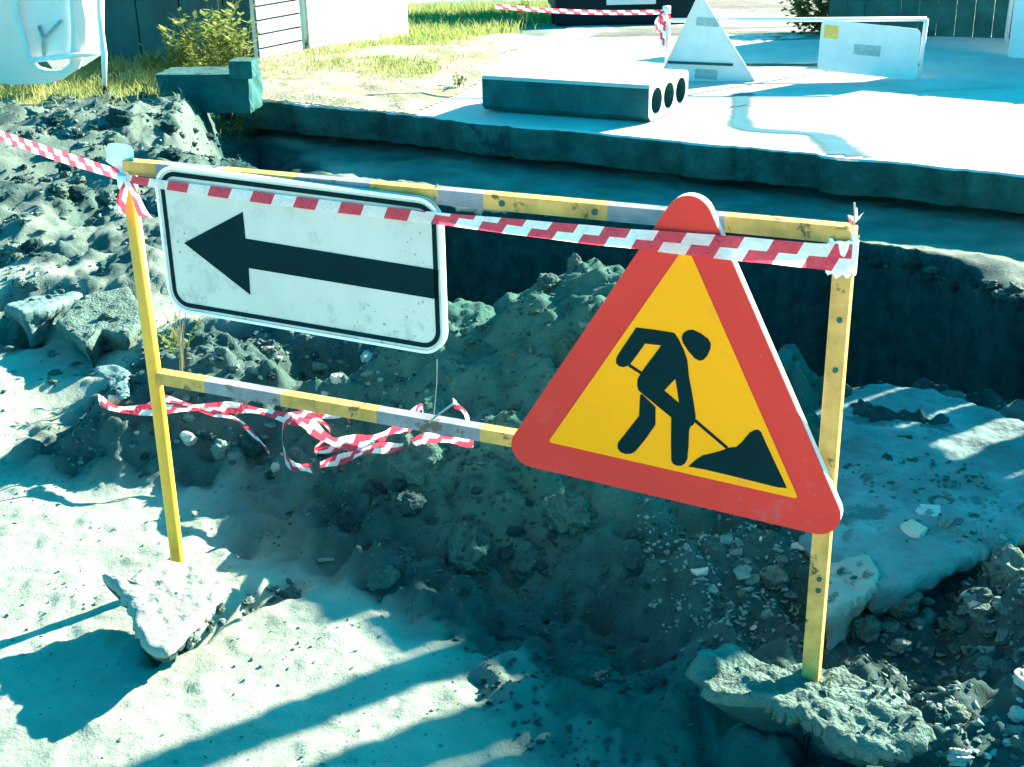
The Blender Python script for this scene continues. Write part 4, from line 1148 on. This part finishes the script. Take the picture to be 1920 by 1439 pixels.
# ------------------------------------------------------------------ hollow-core slab on the road
def hollow_slab():
    A_, B_ = atz(905, 207, 0.012), atz(1216, 229, 0.012)
    d = B_ - A_; d[2] = 0; Ln = np.linalg.norm(d); d /= Ln
    n = np.array([0.50, 0.866, 0.0])                    # away from the viewer
    wdt, hgt = 0.60, 0.215
    outer = [(0.0, 0.03), (0.03, 0.0), (wdt - 0.02, 0.0), (wdt, 0.03), (wdt, hgt - 0.02), (wdt - 0.015, hgt), (0.015, hgt), (0.0, hgt - 0.02)]
    holes = []
    for k in range(3):
        cx = 0.115 + 0.185 * k
        holes.append([(cx + 0.080 * math.cos(a), 0.106 + 0.080 * math.sin(a)) for a in np.linspace(0, 2 * math.pi, 24, endpoint=False)])
    v, f = shape([outer] + holes, Ln)
    Wv = A_ + v[:, :1] * n + v[:, 1:2] * V + v[:, 2:3] * d
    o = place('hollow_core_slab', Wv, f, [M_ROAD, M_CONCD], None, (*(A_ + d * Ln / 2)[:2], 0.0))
    ztop_ = hgt + 0.012
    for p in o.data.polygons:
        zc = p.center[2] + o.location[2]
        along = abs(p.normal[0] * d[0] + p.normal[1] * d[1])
        p.material_index = 0 if (along > 0.8 or zc > ztop_ - 0.012) else 1      # shade painted into the sides and bores; ends and top stay pale
    tag(o, 'broken hollow-core concrete slab with three round holes lying on the road', 'slab')
hollow_slab()

# ------------------------------------------------------------------ far barrier with two signs seen from behind
def far_barrier():
    rb = atz(1722, 150, 0.0); lb = atz(1250, 150, 0.0)
    u = rb - lb; u[2] = 0; L_ = np.linalg.norm(u); u /= L_
    n = np.array([u[1], -u[0], 0.0])
    def s2(px, py, off=0.0):
        d = ray(px, py); p0 = lb + n * off
        q = EYE + d * (np.dot(p0 - EYE, n) / np.dot(d, n)); return np.array([np.dot(q - lb, u), q[2]])
    def w2(a, off=0.0): return lb + u * a[0] + V * a[1] + n * off
    t = thing('barrier', lb, 'pale tubular barrier on the road carrying signs seen from behind', 'barrier')
    rt = s2(1737, 36); 
    for nm, x, h in (('post', 0.0, rt[1]), ('post', L_, rt[1])):
        b = MB(); b.tube([w2((x, 0.0)), w2((x + (rt[0] - L_ if x > 0.1 else 0), h))], 0.016, 10); b.build(nm, M_WHITE2, t, smooth=True)
    b = MB(); b.tube([w2((0, rt[1])), w2((rt[0], rt[1]))], 0.015, 10); b.build('top_rail', M_WHITE2, t, smooth=True)
    ml = s2(1252, 118)
    b = MB(); b.tube([w2((ml[0], ml[1])), w2((s2(1376, 122)[0], s2(1376, 122)[1])), w2((L_, s2(1376, 122)[1] - 0.0))], 0.013, 10); b.build('mid_rail', M_DARKG, t, smooth=True)
    fr = (lb, u, V, n)
    # rectangular plate
    q = [s2(1541, 36, 0.03), s2(1727, 55, 0.03), s2(1719, 151, 0.03), s2(1532, 132, 0.03)]
    r = thing('rectangular_sign', w2(q[3], 0.03), 'pale back of a rectangular sign with a yellow sticker on the far barrier', 'sign')
    plate('panel', [round_poly(q, 0.04)], 0.006, fr, 0.03, M_SIGNB, r)
    plate('yellow_sticker', [[s2(x, y, 0.037) for x, y in ((1546, 46), (1573, 49), (1571, 74), (1544, 71))]], 0.002, fr, 0.036, M_LABELY, r)
    plate('grey_label', [[s2(x, y, 0.037) for x, y in ((1602, 83), (1652, 87), (1650, 107), (1600, 102))]], 0.002, fr, 0.036, M_LABEL, r)
    # triangle, leaning
    q = [s2(1312, -16, 0.05), s2(1228, 160, 0.05), s2(1430, 173, 0.05)]
    g = thing('triangular_sign', w2(q[1], 0.05), 'pale back of a triangular sign with two grey labels on the far barrier', 'sign')
    to = round_poly(q, 0.03, 6)
    plate('panel', [to], 0.004, fr, 0.05, M_SIGNB, g)
    plate('folded_rim', [to, round_poly(offset_tri([np.asarray(p) for p in q], -0.008), 0.028, 6)], 0.02, fr, 0.052, M_SIGNB, g)
    for lab in (((1307, 33), (1349, 36), (1347, 51), (1305, 48)), ((1304, 129), (1346, 132), (1344, 150), (1302, 147))):
        plate('grey_label', [[s2(x, y, 0.056) for x, y in lab]], 0.004, fr, 0.055, M_LABEL, g)
    b = MB(); p, q2 = s2(1252, 117, 0.06), s2(1374, 122, 0.06); b.tube([w2(p, 0.062), w2(q2, 0.062)], 0.009, 8); b.build('strut', M_DARKG, g, smooth=True)
    # tape from the left post to the left, far
    a0 = w2((0.0, s2(1250, 22)[1]), 0.02); a1 = atY(930, 12, 9.6)
    pts = [a0 + (a1 - a0) * k + np.array([0, 0, -0.02 * math.sin(math.pi * k)]) for k in np.linspace(0, 1, 30)]
    tp = ribbon('warning_tape', pts, 0.03, None, None, None, cross=2)
    tag(tp, 'striped tape stretched across the road in front of the dark car', 'tape')
    kn = thing('tape_knot', w2((0, s2(1250, 30)[1] - 0.05), 0.02), 'pinkish tape knot with a hanging tail on the far barrier\'s left post', 'tape')
    for k, (dx, L2) in enumerate(((-14, 40), (6, 26), (-4, 70))):
        P = catmull([w2(s2(1247, 20, 0.02), 0.02), w2(s2(1247 + dx, 20 + L2 * 0.5, 0.03), 0.03), w2(s2(1244 + dx * 0.6, 20 + L2, 0.03), 0.03)], 5)
        ribbon('tail', P, 0.035, kn, None, [u] * len(P), u0=0.03 * k)
    b = MB(); b.tube([w2(s2(1250, 26), 0.0), w2(s2(1250, 12), 0.0)], 0.028, 10); b.build('knot', M_EDGE, kn, smooth=True)
far_barrier()

# ------------------------------------------------------------------ dark concrete blocks at the far left corner of the pit
def block(px0, px1, ybot, hgt, dep, label, z0=0.0, seed=0):
    a, c = atz(px0, ybot, z0), atz(px1, ybot, z0)
    d = c - a; d[2] = 0; L_ = np.linalg.norm(d); d /= L_; n = np.array([-d[1], d[0], 0])
    bm = bmesh.new(); bmesh.ops.create_cube(bm, size=2.0)
    bmesh.ops.subdivide_edges(bm, edges=list(bm.edges), cuts=7, use_grid_fill=True)
    P = np.array([v.co[:] for v in bm.verts])
    r = np.max(np.abs(P), axis=1)
    S_ = np.sum(np.abs(P) > 0.9, axis=1)
    P = P * np.where(S_ >= 2, 0.975, 1.0)[:, None]
    nz_ = fbm(P[:, 0] * 3 + seed, P[:, 1] * 2 + P[:, 2] * 2, 0.8, 3, seed)
    P = P * (1 + 0.05 * nz_)[:, None]
    mid = a + d * L_ / 2 + n * dep / 2
    Wv = np.array([0, 0, z0]) + np.array([mid[0], mid[1], 0]) + P[:, :1] * d * L_ / 2 + P[:, 1:2] * n * dep / 2 + (P[:, 2:3] + 0.96) * V * hgt / 2
    f = [[v.index for v in fc.verts] for fc in bm.faces]
    bm.free()
    o = place('concrete_block', Wv, f, M_CONCD, None, (mid[0], mid[1], z0))
    tag(o, label, 'block')
block(298, 472, 212, 0.25, 0.30, 'long dark concrete block in the grass left of the road', 0.0, 3)
block(430, 474, 148, 0.11, 0.16, 'small dark block sitting on the end of the long dark block', 0.235, 8)

# ------------------------------------------------------------------ shed, white fences, far left things
def shed():
    r = atz(476, 122, 0.0); l = atz(150, 118, 0.0)
    u = r - l; u[2] = 0; L_ = float(np.linalg.norm(u)); u /= L_; n = np.array([-u[1], u[0], 0.0])
    L2 = L_ + 0.9; l = r - u * L2
    t = thing('shed', (r + l) / 2 * np.array([1, 1, 0]), 'dark sheet-metal shed standing in the weeds at the upper left', 'shed')
    Hh, Dp = 2.1, 2.4
    b = MB(); b.box(l + u * L2 / 2 + n * (Dp / 2 + 0.02) + V * Hh / 2, L2 / 2, Dp / 2, Hh / 2, (u, n, V)); b.build('wall', M_DARKW, t)
    k = 0
    x = 0.0
    while x < L2 - 0.05:
        wdt = min(0.36, L2 - x)
        b = MB(); b.box(l + u * (x + wdt / 2) + n * 0.006 + V * Hh / 2, wdt / 2 - 0.006, 0.012, Hh / 2 - 0.01, (u, n, V)); b.build('panel', M_DARKW, t)
        x += wdt
    b = MB(); b.box(l + u * L2 / 2 + n * Dp / 2 + V * (Hh + 0.05), L2 / 2 + 0.12, Dp / 2 + 0.12, 0.04, (u, n, V)); b.build('roof', M_DARKW, t)
shed()
def slat_fence():
    a = atz(482, 124, 0.0); c = atz(765, 62, 0.0)
    u = c - a; u[2] = 0; L_ = float(np.linalg.norm(u)); u /= L_; n = np.array([u[1], -u[0], 0.0])
    def along(px, py): return float(np.dot(atz(px, py, 0.0) - a, u))
    m1 = along(588, 106); m0 = 0.0
    t = thing('slat_fence', a, 'white fence section of horizontal boards next to the dark shed', 'fence')
    for i in range(11):
        b = MB(); b.box(a + u * (m0 + m1) / 2 + V * (0.07 + 0.105 * i), (m1 - m0) / 2 - 0.03, 0.012, 0.045, (u, n, V)); b.build('board', M_WHITE, t, bevel=0.004)
    b = MB(); b.box(a + u * (m0 + m1) / 2 + V * 0.6 - n * 0.05, (m1 - m0) / 2 - 0.03, 0.006, 0.6, (u, n, V)); b.build('backing_sheet', M_LABEL, t)
    for x in (0.0, m1 - 0.015):
        b = MB(); b.box(a + u * x + V * 0.62 - n * 0.02, 0.025, 0.025, 0.64, (u, n, V)); b.build('post', M_DARKW, t)
    t2 = thing('sheet_fence', a + u * (m1 + 0.05), 'white sheet fence with upright posts beyond the horizontal board fence', 'fence')
    cuts = [m1 + 0.05, along(655, 84), along(718, 72), along(735, 68), L_]
    for i in range(len(cuts) - 1):
        b = MB(); b.box(a + u * (cuts[i] + cuts[i + 1]) / 2 + V * 0.6, (cuts[i + 1] - cuts[i]) / 2 - 0.012, 0.012, 0.64, (u, n, V)); b.build('sheet', M_WHITE2, t2, bevel=0.003)
    for x in cuts[1:]:
        b = MB(); b.box(a + u * x + V * 0.6 - n * 0.03, 0.02, 0.02, 0.66, (u, n, V)); b.build('post', M_SIGNB, t2)
slat_fence()

def trough():
    """round-bottomed pale steel tub on end, open side to the viewer"""
    Yd = 8.9
    def q(px, py): return atY(px, py, Yd)
    t = thing('steel_trough', q(90, 150), 'pale round-bottomed steel trough standing open at the upper left edge', 'trough')
    c = q(90, 0)
    px = lambda l: [np.array([q(x, y)[0], q(x, y)[2]]) for x, y in l]
    hi = -330
    outer = px([(-60, hi), (-60, 150), (30, 158), (90, 156), (120, 148), (150, 128), (162, 95), (164, 40), (150, -40), (140, hi)])
    hole = px([(10, -140), (28, 30), (58, 118), (70, 132), (90, 138), (120, 137), (140, 122), (143, 60), (132, -140)])
    fr = (np.array([0, Yd, 0.0]), np.array([1.0, 0, 0]), V, np.array([0, -1.0, 0]))
    plate('front_plate', [outer, hole], 0.03, fr, 0.0, M_PINK, t)
    ins = px([(18, -140), (36, 30), (62, 114), (74, 126), (92, 131), (118, 130), (133, 118), (136, 60), (126, -140)])
    plate('rim', [hole, ins], 0.05, fr, -0.02, M_PALEB, t)
    plate('inner_panel', [px([(-20, -300), (14, -60), (26, 30), (54, 112), (146, 100), (146, -300)])], 0.01, fr, -0.06, M_WHITE2, t)
    plate('back_plate', [px([(0, -60), (20, 100), (60, 150), (120, 146), (160, 120), (160, -60)])], 0.01, fr, -0.45, M_PALEB, t)
    b = MB(); b.tube([q(56, 112) + np.array([0, -0.05, 0]), q(188, 97) + np.array([0, -0.05, 0])], 0.018, 10); b.build('cross_bar', M_EDGE, t, smooth=True)
    b = MB(); b.tube([q(80, 106) + np.array([0, 0.03, 0]), q(78, 75) + np.array([0, 0.03, 0]), q(70, 50) + np.array([0, 0.03, 0])], 0.012, 8)
    b.tube([q(79, 75) + np.array([0, 0.03, 0]), q(112, 40) + np.array([0, 0.03, 0])], 0.010, 8); b.build('bracket', M_LABEL, t, smooth=True)
    # upright rod with a wire stirrup at its foot
    r = thing('stirrup_rod', atz(205, 205, 0.0), 'thin white rod ending in a dark triangular stirrup on the soil', 'rod')
    Yr = 8.75
    b = MB(); b.tube([atY(183, -260, Yr), atY(186, 20, Yr), atY(195, 100, Yr), atY(196, 162, Yr)], [0.012, 0.014, 0.020, 0.014], 10); b.build('rod', M_EDGE, r, smooth=True)
    b = MB()
    A_, B_, C_ = atY(196, 162, Yr), atY(194, 200, Yr - 0.15), atY(236, 217, Yr - 0.45)
    b.tube([A_, B_, atY(206, 212, Yr - 0.3), C_], 0.010, 8); b.tube([A_, atY(214, 185, Yr - 0.25), C_], 0.010, 8); b.build('stirrup', M_TYRE, r, smooth=True)
    P = [B_, atY(206, 212, Yr - 0.3), C_, atY(222, 200, Yr - 0.3)]
    pl = [p + np.array([0, 0, 0.004]) for p in P] + [p - np.array([0, 0, 0.006]) for p in P]
    place('foot_plate', pl, [(0, 1, 2, 3), (7, 6, 5, 4), (0, 4, 5, 1), (1, 5, 6, 2), (2, 6, 7, 3), (3, 7, 4, 0)], M_TYRE, r)
trough()

# ------------------------------------------------------------------ car down the road
def car():
    # where the road's fall meets the sight line of the tyres' foot
    d = ray(1172, 46); t = np.arange(8, 60, 0.02); p = EYE + d * t[:, None]
    i = int(np.argmax(p[:, 2] < zfar(p[:, 1]))); q = p[i]
    r = thing('parked_car', (q[0], q[1] + 0.9, zfar(q[1] + 0.9)), 'dark car parked on the road behind the striped tape, cut by the picture top', 'car')
    z0 = float(zfar(q[1] + 0.9)); y0 = q[1]; cx = q[0] + 0.05
    secs = [(0.0, 0.62, 0.28, 0.60, 0.62), (0.12, 0.80, 0.24, 0.72, 0.74), (0.9, 0.84, 0.22, 0.88, 0.78), (1.35, 0.84, 0.22, 0.92, 0.76), (2.0, 0.84, 0.22, 1.38, 0.60), (3.0, 0.84, 0.22, 1.42, 0.60), (3.7, 0.84, 0.24, 1.0, 0.74), (4.05, 0.78, 0.3, 0.85, 0.72)]
    v = []; f = []
    for (yy, hw, zb, zt, tw) in secs:
        belt = min(zt, 0.82)
        v += [(-hw, yy, zb), (-hw, yy, belt * 0.8), (-tw if zt <= 0.95 else -hw * 0.97, yy, belt), (-tw, yy, zt), (tw, yy, zt), (tw if zt <= 0.95 else hw * 0.97, yy, belt), (hw, yy, belt * 0.8), (hw, yy, zb)]
    n = 8
    for s_ in range(len(secs) - 1):
        for k in range(n): f.append((s_ * n + k, s_ * n + (k + 1) % n, (s_ + 1) * n + (k + 1) % n, (s_ + 1) * n + k))
    f.append(tuple(range(n - 1, -1, -1))); f.append(tuple((len(secs) - 1) * n + k for k in range(n)))
    v = np.array(v) + np.array([cx, y0, z0])
    place('body', v, f, M_CAR, r)
    b = MB(); b.box((cx, y0 - 0.03, z0 + 0.28), 0.80, 0.09, 0.19); b.build('bumper', M_CAR, r, bevel=0.03)
    b = MB(); b.box((cx, y0 - 0.135, z0 + 0.36), 0.26, 0.008, 0.056); b.build('number_plate', M_PLATE, r)
    for s_ in (-1, 1):
        b = MB(); b.box((cx + s_ * 0.58, y0 + 0.02, z0 + 0.60), 0.15, 0.06, 0.07); b.build('headlight', M_LAMP, r, bevel=0.02)
        for yy in (0.75, 3.3):
            w_ = bpy.data.objects.new('wheel', None); COL.objects.link(w_); w_.parent = r
            w_.location = (cx + s_ * 0.72 - r.location[0], y0 + yy - r.location[1], z0 + 0.29 - r.location[2] - 0.0)
            wl = np.array(w_.location) + np.array(r.location)
            b = MB(); b.tube([wl - np.array([0.09, 0, 0]), wl + np.array([0.09, 0, 0])], 0.29, 20); b.build('tyre', M_TYRE, w_)
            b = MB(); b.tube([wl + np.array([s_ * 0.091, 0, 0]), wl + np.array([s_ * 0.10, 0, 0])], 0.19, 16); b.build('rim', M_SIGNB, w_)
    b = MB(); b.add(np.array([(-0.74, 1.40, 0.93), (0.74, 1.40, 0.93), (0.58, 1.97, 1.36), (-0.58, 1.97, 1.36)]) + np.array([cx, y0 - 0.012, z0 + 0.008]), [(0, 1, 2, 3)]); b.build('windscreen', M_GLASS, r)
car()

# ------------------------------------------------------------------ low dark plank wall, pale post and panel on the right
def right_side():
    a = atz(1552, 62, 0.0); c = atz(1895, 72, 0.0)
    u = c - a; u[2] = 0; L_ = float(np.linalg.norm(u)); u /= L_; n = np.array([u[1], -u[0], 0.0])
    t = thing('plank_wall', a, 'dark green plank wall along the road at the upper right', 'wall')
    x = 0.0; k = 0
    while x < L_ + 3.0:
        w_ = 0.145
        hh = 0.95 + 0.03 * math.sin(k * 2.3)
        b = MB(); b.box(a + u * (x + w_ / 2) + V * (hh / 2 - 0.01) + n * 0.004 * math.sin(k * 1.7), w_ / 2 - 0.0015, 0.015, hh / 2 + 0.01, (u, n, V)); b.build('plank', M_DARKG, t)
        x += w_; k += 1
    b = MB(); b.box(a + u * (L_ + 3.0) / 2 + V * 0.7 - n * 0.035, (L_ + 3.0) / 2, 0.018, 0.03, (u, n, V)); b.build('back_rail', M_DARKG, t)
    p = atz(1886, 78, 0.0)
    b = MB(); b.tube([p - V * 0.02, p + V * 1.6 + u * 0.03], 0.018, 10)
    tag(b.build('pale_post', M_SIGNB, None, (p[0], p[1], 0), smooth=True), 'thin pale upright post before the dark plank wall at the right edge', 'post')
    q = atz(1893, 108, 0.0)
    t2 = thing('grey_panel', q, 'blue-grey sheet panel standing at the upper right picture edge', 'panel')
    e = np.array([0.55, 0.83, 0.0]); e2 = np.array([0.83, -0.55, 0.0])
    for k in range(3):
        b = MB(); b.box(q + e2 * (0.30 + 0.6 * k) + V * 0.42, 0.295, 0.012, 0.42, (e2, e, V)); b.build('sheet', M_PALEB, t2, bevel=0.003)
    for k in range(4):
        b = MB(); b.box(q + e2 * (0.6 * k) + V * 0.43 + e * 0.03, 0.018, 0.018, 0.44, (e2, e, V)); b.build('post', M_SIGNB, t2)
right_side()

def shadow_boards():  # boards added out of view to cast the foreground shadow bands and sun patches
    sx, sy = math.cos(SUN_AZ), math.sin(SUN_AZ)
    e = np.array([-sy, sx, 0.0]); n = np.array([-sx, -sy, 0.0])
    base = np.array([sx, sy, 0.0]) * 4.75
    t = thing('shadow_boards', base + e * 2.1, 'added shadow-casting timber boards with a gap, unseen beyond the right edge', 'fence')
    boards = [(1.56, 1.78, 2.02), (1.785, 1.93, 1.92), (2.03, 2.145, 2.05), (2.155, 2.34, 1.62), (2.35, 2.54, 1.66), (2.55, 2.74, 1.58)]
    for w0, w1, h in boards:
        b = MB(); c = base + e * (w0 + w1) / 2; z0 = hz(c[0], c[1]) - 0.05
        b.box(c + V * (z0 + h / 2), (w1 - w0) / 2, 0.013, h / 2, (e, n, V)); b.build('board', M_CONC, t, bevel=0.003)
    for z in (1.04, 1.22, 1.40):
        b = MB(); b.box(base + e * 1.98 + V * z + n * 0.03, 0.20, 0.013, 0.088, (e, n, V)); b.build('board', M_CONC, t, bevel=0.003)
    for z in (0.45, 1.15):
        b = MB(); b.box(base + e * 2.39 + V * z - n * 0.035, 0.37, 0.02, 0.035, (e, n, V)); b.build('rail', M_CONC, t)
        b = MB(); b.box(base + e * 1.78 + V * z - n * 0.035, 0.16, 0.02, 0.035, (e, n, V)); b.build('rail', M_CONC, t)
shadow_boards()

# ------------------------------------------------------------------ plants
def blades(pts, hts, widths, lean, rg, segs=2):
    """bent grass blades as tapering strips"""
    v = []; f = []
    for (x, y, z), h, w, ln in zip(pts, hts, widths, lean):
        a = rg.uniform(0, 6.28); b_ = rg.uniform(0, 6.28)
        dx, dy = math.cos(a) * w, math.sin(a) * w
        lx, ly = math.cos(b_) * ln * h, math.sin(b_) * ln * h
        o = len(v)
        v += [(x - dx, y - dy, z - 0.01), (x + dx, y + dy, z - 0.01), (x - dx * 0.7 + lx * 0.35, y - dy * 0.7 + ly * 0.35, z + h * 0.6), (x + dx * 0.7 + lx * 0.35, y + dy * 0.7 + ly * 0.35, z + h * 0.6), (x + lx, y + ly, z + h)]
        f += [(o, o + 1, o + 3, o + 2), (o + 2, o + 3, o + 4)]
    return v, f

def grass_field(name, n, xr, yr, dens, hr, mt, label, seed, zf=None, w=0.004):
    rg = np.random.default_rng(seed)
    X = rg.uniform(*xr, n); Y = rg.uniform(*yr, n)
    k = dens(X, Y) > rg.random(n)
    X, Y = X[k], Y[k]
    Z = zf(X, Y) if zf else ground_z(X, Y)
    ok = Z > -2.5
    X, Y, Z = X[ok], Y[ok], Z[ok]
    H_ = hr[0] + (hr[1] - hr[0]) * rg.random(len(X)) ** 2
    v, f = blades(zip(X, Y, Z), H_, np.full(len(X), w), rg.uniform(0.2, 0.9, len(X)), rg)
    o = place(name, v, f, mt, None, (0, 0, 0))
    tag(o, label, 'grass', kind='stuff')
def top_z(x, y):
    return np.where((edge_dist(x, y) > 0) & (x > -1.95) & (y < SLOPE_Y), 0.02, 0) + np.where((edge_dist(x, y) > 0) & (x > -1.95) & (y < SLOPE_Y), 0, ground_z(x, y))
def dens_left(x, y):
    d = sstep(0.0, 0.5, -(edge_dist(x, y) * 0 + (x + 1.85))) * sstep(8.3, 8.9, y + 0.25 * (x + 3) + 0.5 * fbm(x, y, 0.5, 3, 201))
    return d * (0.35 + 0.9 * (fbm(x, y, 0.5, 3, 202) + 0.3))
grass_field('grass', 26000, (-5.5, -1.8), (8.2, 10.6), dens_left, (0.03, 0.13), M_GRASS, 'sunlit short grass around the trough and dark blocks', 1)
def dens_path(x, y):
    bx = -0.42 + 0.205 * (y - 8.5)
    fb = fbm(x, y, 0.6, 3, 205)
    fence = sstep(0.55, 0.0, np.abs((x + 1.83) * 0.87 - (y - 10.4) * 0.49))
    return np.clip((1.0 * fence + 0.85 * sstep(-0.05, 0.2, fb) * sstep(0.0, 0.3, bx - 0.25 - x)) * sstep(0.3, 0.8, edge_dist(x, y)), 0, 1)
grass_field('grass', 42000, (-1.95, 0.6), (8.6, 12.2), dens_path, (0.015, 0.07), M_GRASS, 'thin grass on the dirt path beside the white fence', 2, zf=top_z)
def dens_far(x, y):
    bx = 0.0 + 0.19 * (y - SLOPE_Y) - 0.15
    return np.clip(sstep(0.0, 0.4, bx - x) * (0.55 + fbm(x, y, 0.9, 3, 207)), 0, 1)
grass_field('grass', 60000, (-2.5, 2.8), (11.3, 22.0), dens_far, (0.05, 0.16), M_GRASS, 'far sunlit meadow beyond the white fence', 3, w=0.007)
def plant(name, px, py, z, n, hgt, spread, mt, label, seed, kind='weed', leafy=True, group=None, w=0.006, on=None):
    p = hit(px, py) if on is None else atz(px, py, on)
    rg = random.Random(seed)
    t = thing(name, p, label, kind, group)
    stems = MB(); lv = []; lf = []
    for i in range(n):
        a = rg.uniform(0, 6.28); h = hgt * rg.uniform(0.55, 1.0); s = spread * rg.uniform(0.2, 1.0)
        b0 = p + np.array([rg.uniform(-1, 1), rg.uniform(-1, 1), 0]) * spread * 0.35
        tip = b0 + np.array([math.cos(a) * s, math.sin(a) * s, h])
        midp = (b0 + tip) / 2 + np.array([-math.cos(a), -math.sin(a), 0.5]) * s * 0.15
        stems.tube([b0 - V * 0.01, midp, tip], [0.003, 0.002, 0.001], 4, cap=False)
        if leafy:
            for k in range(rg.randint(9, 16)):
                q = b0 + (tip - b0) * rg.uniform(0.15, 1.0)
                aa = rg.uniform(0, 6.28); ll = hgt * rg.uniform(0.06, 0.14) + 0.012; ww = ll * 0.28
                d = np.array([math.cos(aa), math.sin(aa), rg.uniform(0.1, 0.7)]); sd_ = np.array([-math.sin(aa), math.cos(aa), 0]) * ww
                o = len(lv); lv += [q, q + d * ll * 0.5 + sd_, q + d * ll, q + d * ll * 0.5 - sd_]; lf.append((o, o + 1, o + 2, o + 3))
    stems.build('stem', M_STRAW if not leafy else mt, t)
    if leafy: place('foliage', lv, lf, mt, t)
wd_specs = [(335, 142, 0.34, 'leafy weed against the dark shed\'s left front', 16), (380, 145, 0.50, 'tall leafy weed in front of the dark shed', 18), (408, 147, 0.58, 'tallest yellow-green weed before the dark shed', 20), (445, 145, 0.50, 'bushy weed at the dark shed\'s right corner', 20), (285, 140, 0.22, 'low weed at the foot of the shed', 14), (360, 140, 0.30, 'low bushy weed between the taller ones by the shed', 16)]
for i, (px, py, h, lab, n) in enumerate(wd_specs):
    plant('weed', px, py, 0, n, h, h * 0.40, M_GRASS, lab, 300 + i, on=0.0)
plant('weed', 432, 262, 0, 10, 0.24, 0.20, M_GRASS, 'green weed hanging on the pit\'s far left corner', 320)
plant('weed', 860, 165, 0, 8, 0.10, 0.10, M_GRASSD, 'small green tuft alone on the dirt path', 321, on=0.01)
plant('weed', 980, 38, 0, 9, 0.22, 0.16, M_GRASSD, 'dark weed at the meadow\'s edge near the road', 322, on=-0.05)
plant('dry_weed', 350, 690, 0, 6, 0.20, 0.06, M_STRAW, 'thin dry weed stalks behind the left post under the arrow sign', 323, leafy=False)
plant('dry_weed', 330, 660, 0, 5, 0.12, 0.10, M_GRASS, 'pale leafy weed beside the dry stalks behind the left post', 324)
plant('weed', 205, 150, 0, 8, 0.10, 0.2, M_GRASSD, 'low weed near the white rod at the upper left', 325, on=0.0)
# bushes behind the plank wall and beyond the meadow
def bush(name, c, rx, ry, rz_, n, mt, label, seed):
    rg = np.random.default_rng(seed)
    t = thing(name, (c[0], c[1], c[2]), label, 'bush')
    st = MB()
    for k in range(6):
        a = rg.uniform(0, 6.28); st.tube([np.array(c), np.array(c) + np.array([math.cos(a) * rx * 0.3, math.sin(a) * ry * 0.3, rz_ * 0.6]), np.array(c) + np.array([math.cos(a) * rx * 0.7, math.sin(a) * ry * 0.7, rz_ * 1.2])], [0.02, 0.012, 0.005], 5)
    st.build('stem', M_CLOD, t)
    p = rg.normal(size=(n, 3)); p /= np.linalg.norm(p, axis=1)[:, None]
    r = rg.uniform(0.5, 1.0, n) ** 0.6 * (1 + 0.5 * fbm(p[:, 0] * 2 + seed, p[:, 1] * 2 + p[:, 2], 0.8, 3, seed))
    P = p * r[:, None] * np.array([rx, ry, rz_]) + np.array([c[0], c[1], c[2] + rz_ * 0.8])
    v = []; f = []
    for q in P:
        a = rg.uniform(0, 6.28); l = rg.uniform(0.03, 0.07); d = np.array([math.cos(a), math.sin(a), rg.uniform(-0.5, 0.8)]) * l; s_ = np.array([-math.sin(a), math.cos(a), rg.uniform(-0.4, 0.4)]) * l * 0.45
        o = len(v); v += [q, q + d * 0.5 + s_, q + d, q + d * 0.5 - s_]; f.append((o, o + 1, o + 2, o + 3))
    place('foliage', v, f, mt, t)
for i, (px, lab) in enumerate(((1560, 'dark green bush at the left end of the plank wall'), (1625, 'dark green bush behind the plank wall\'s middle'), (1700, 'dark bush behind the plank wall right of the others'))):
    a = atz(px, 44, 0.0); bush('bush', (a[0], a[1], float(zfar(a[1]))), 0.42, 0.4, 0.33, 2600, M_GRASSD, lab, 400 + i)
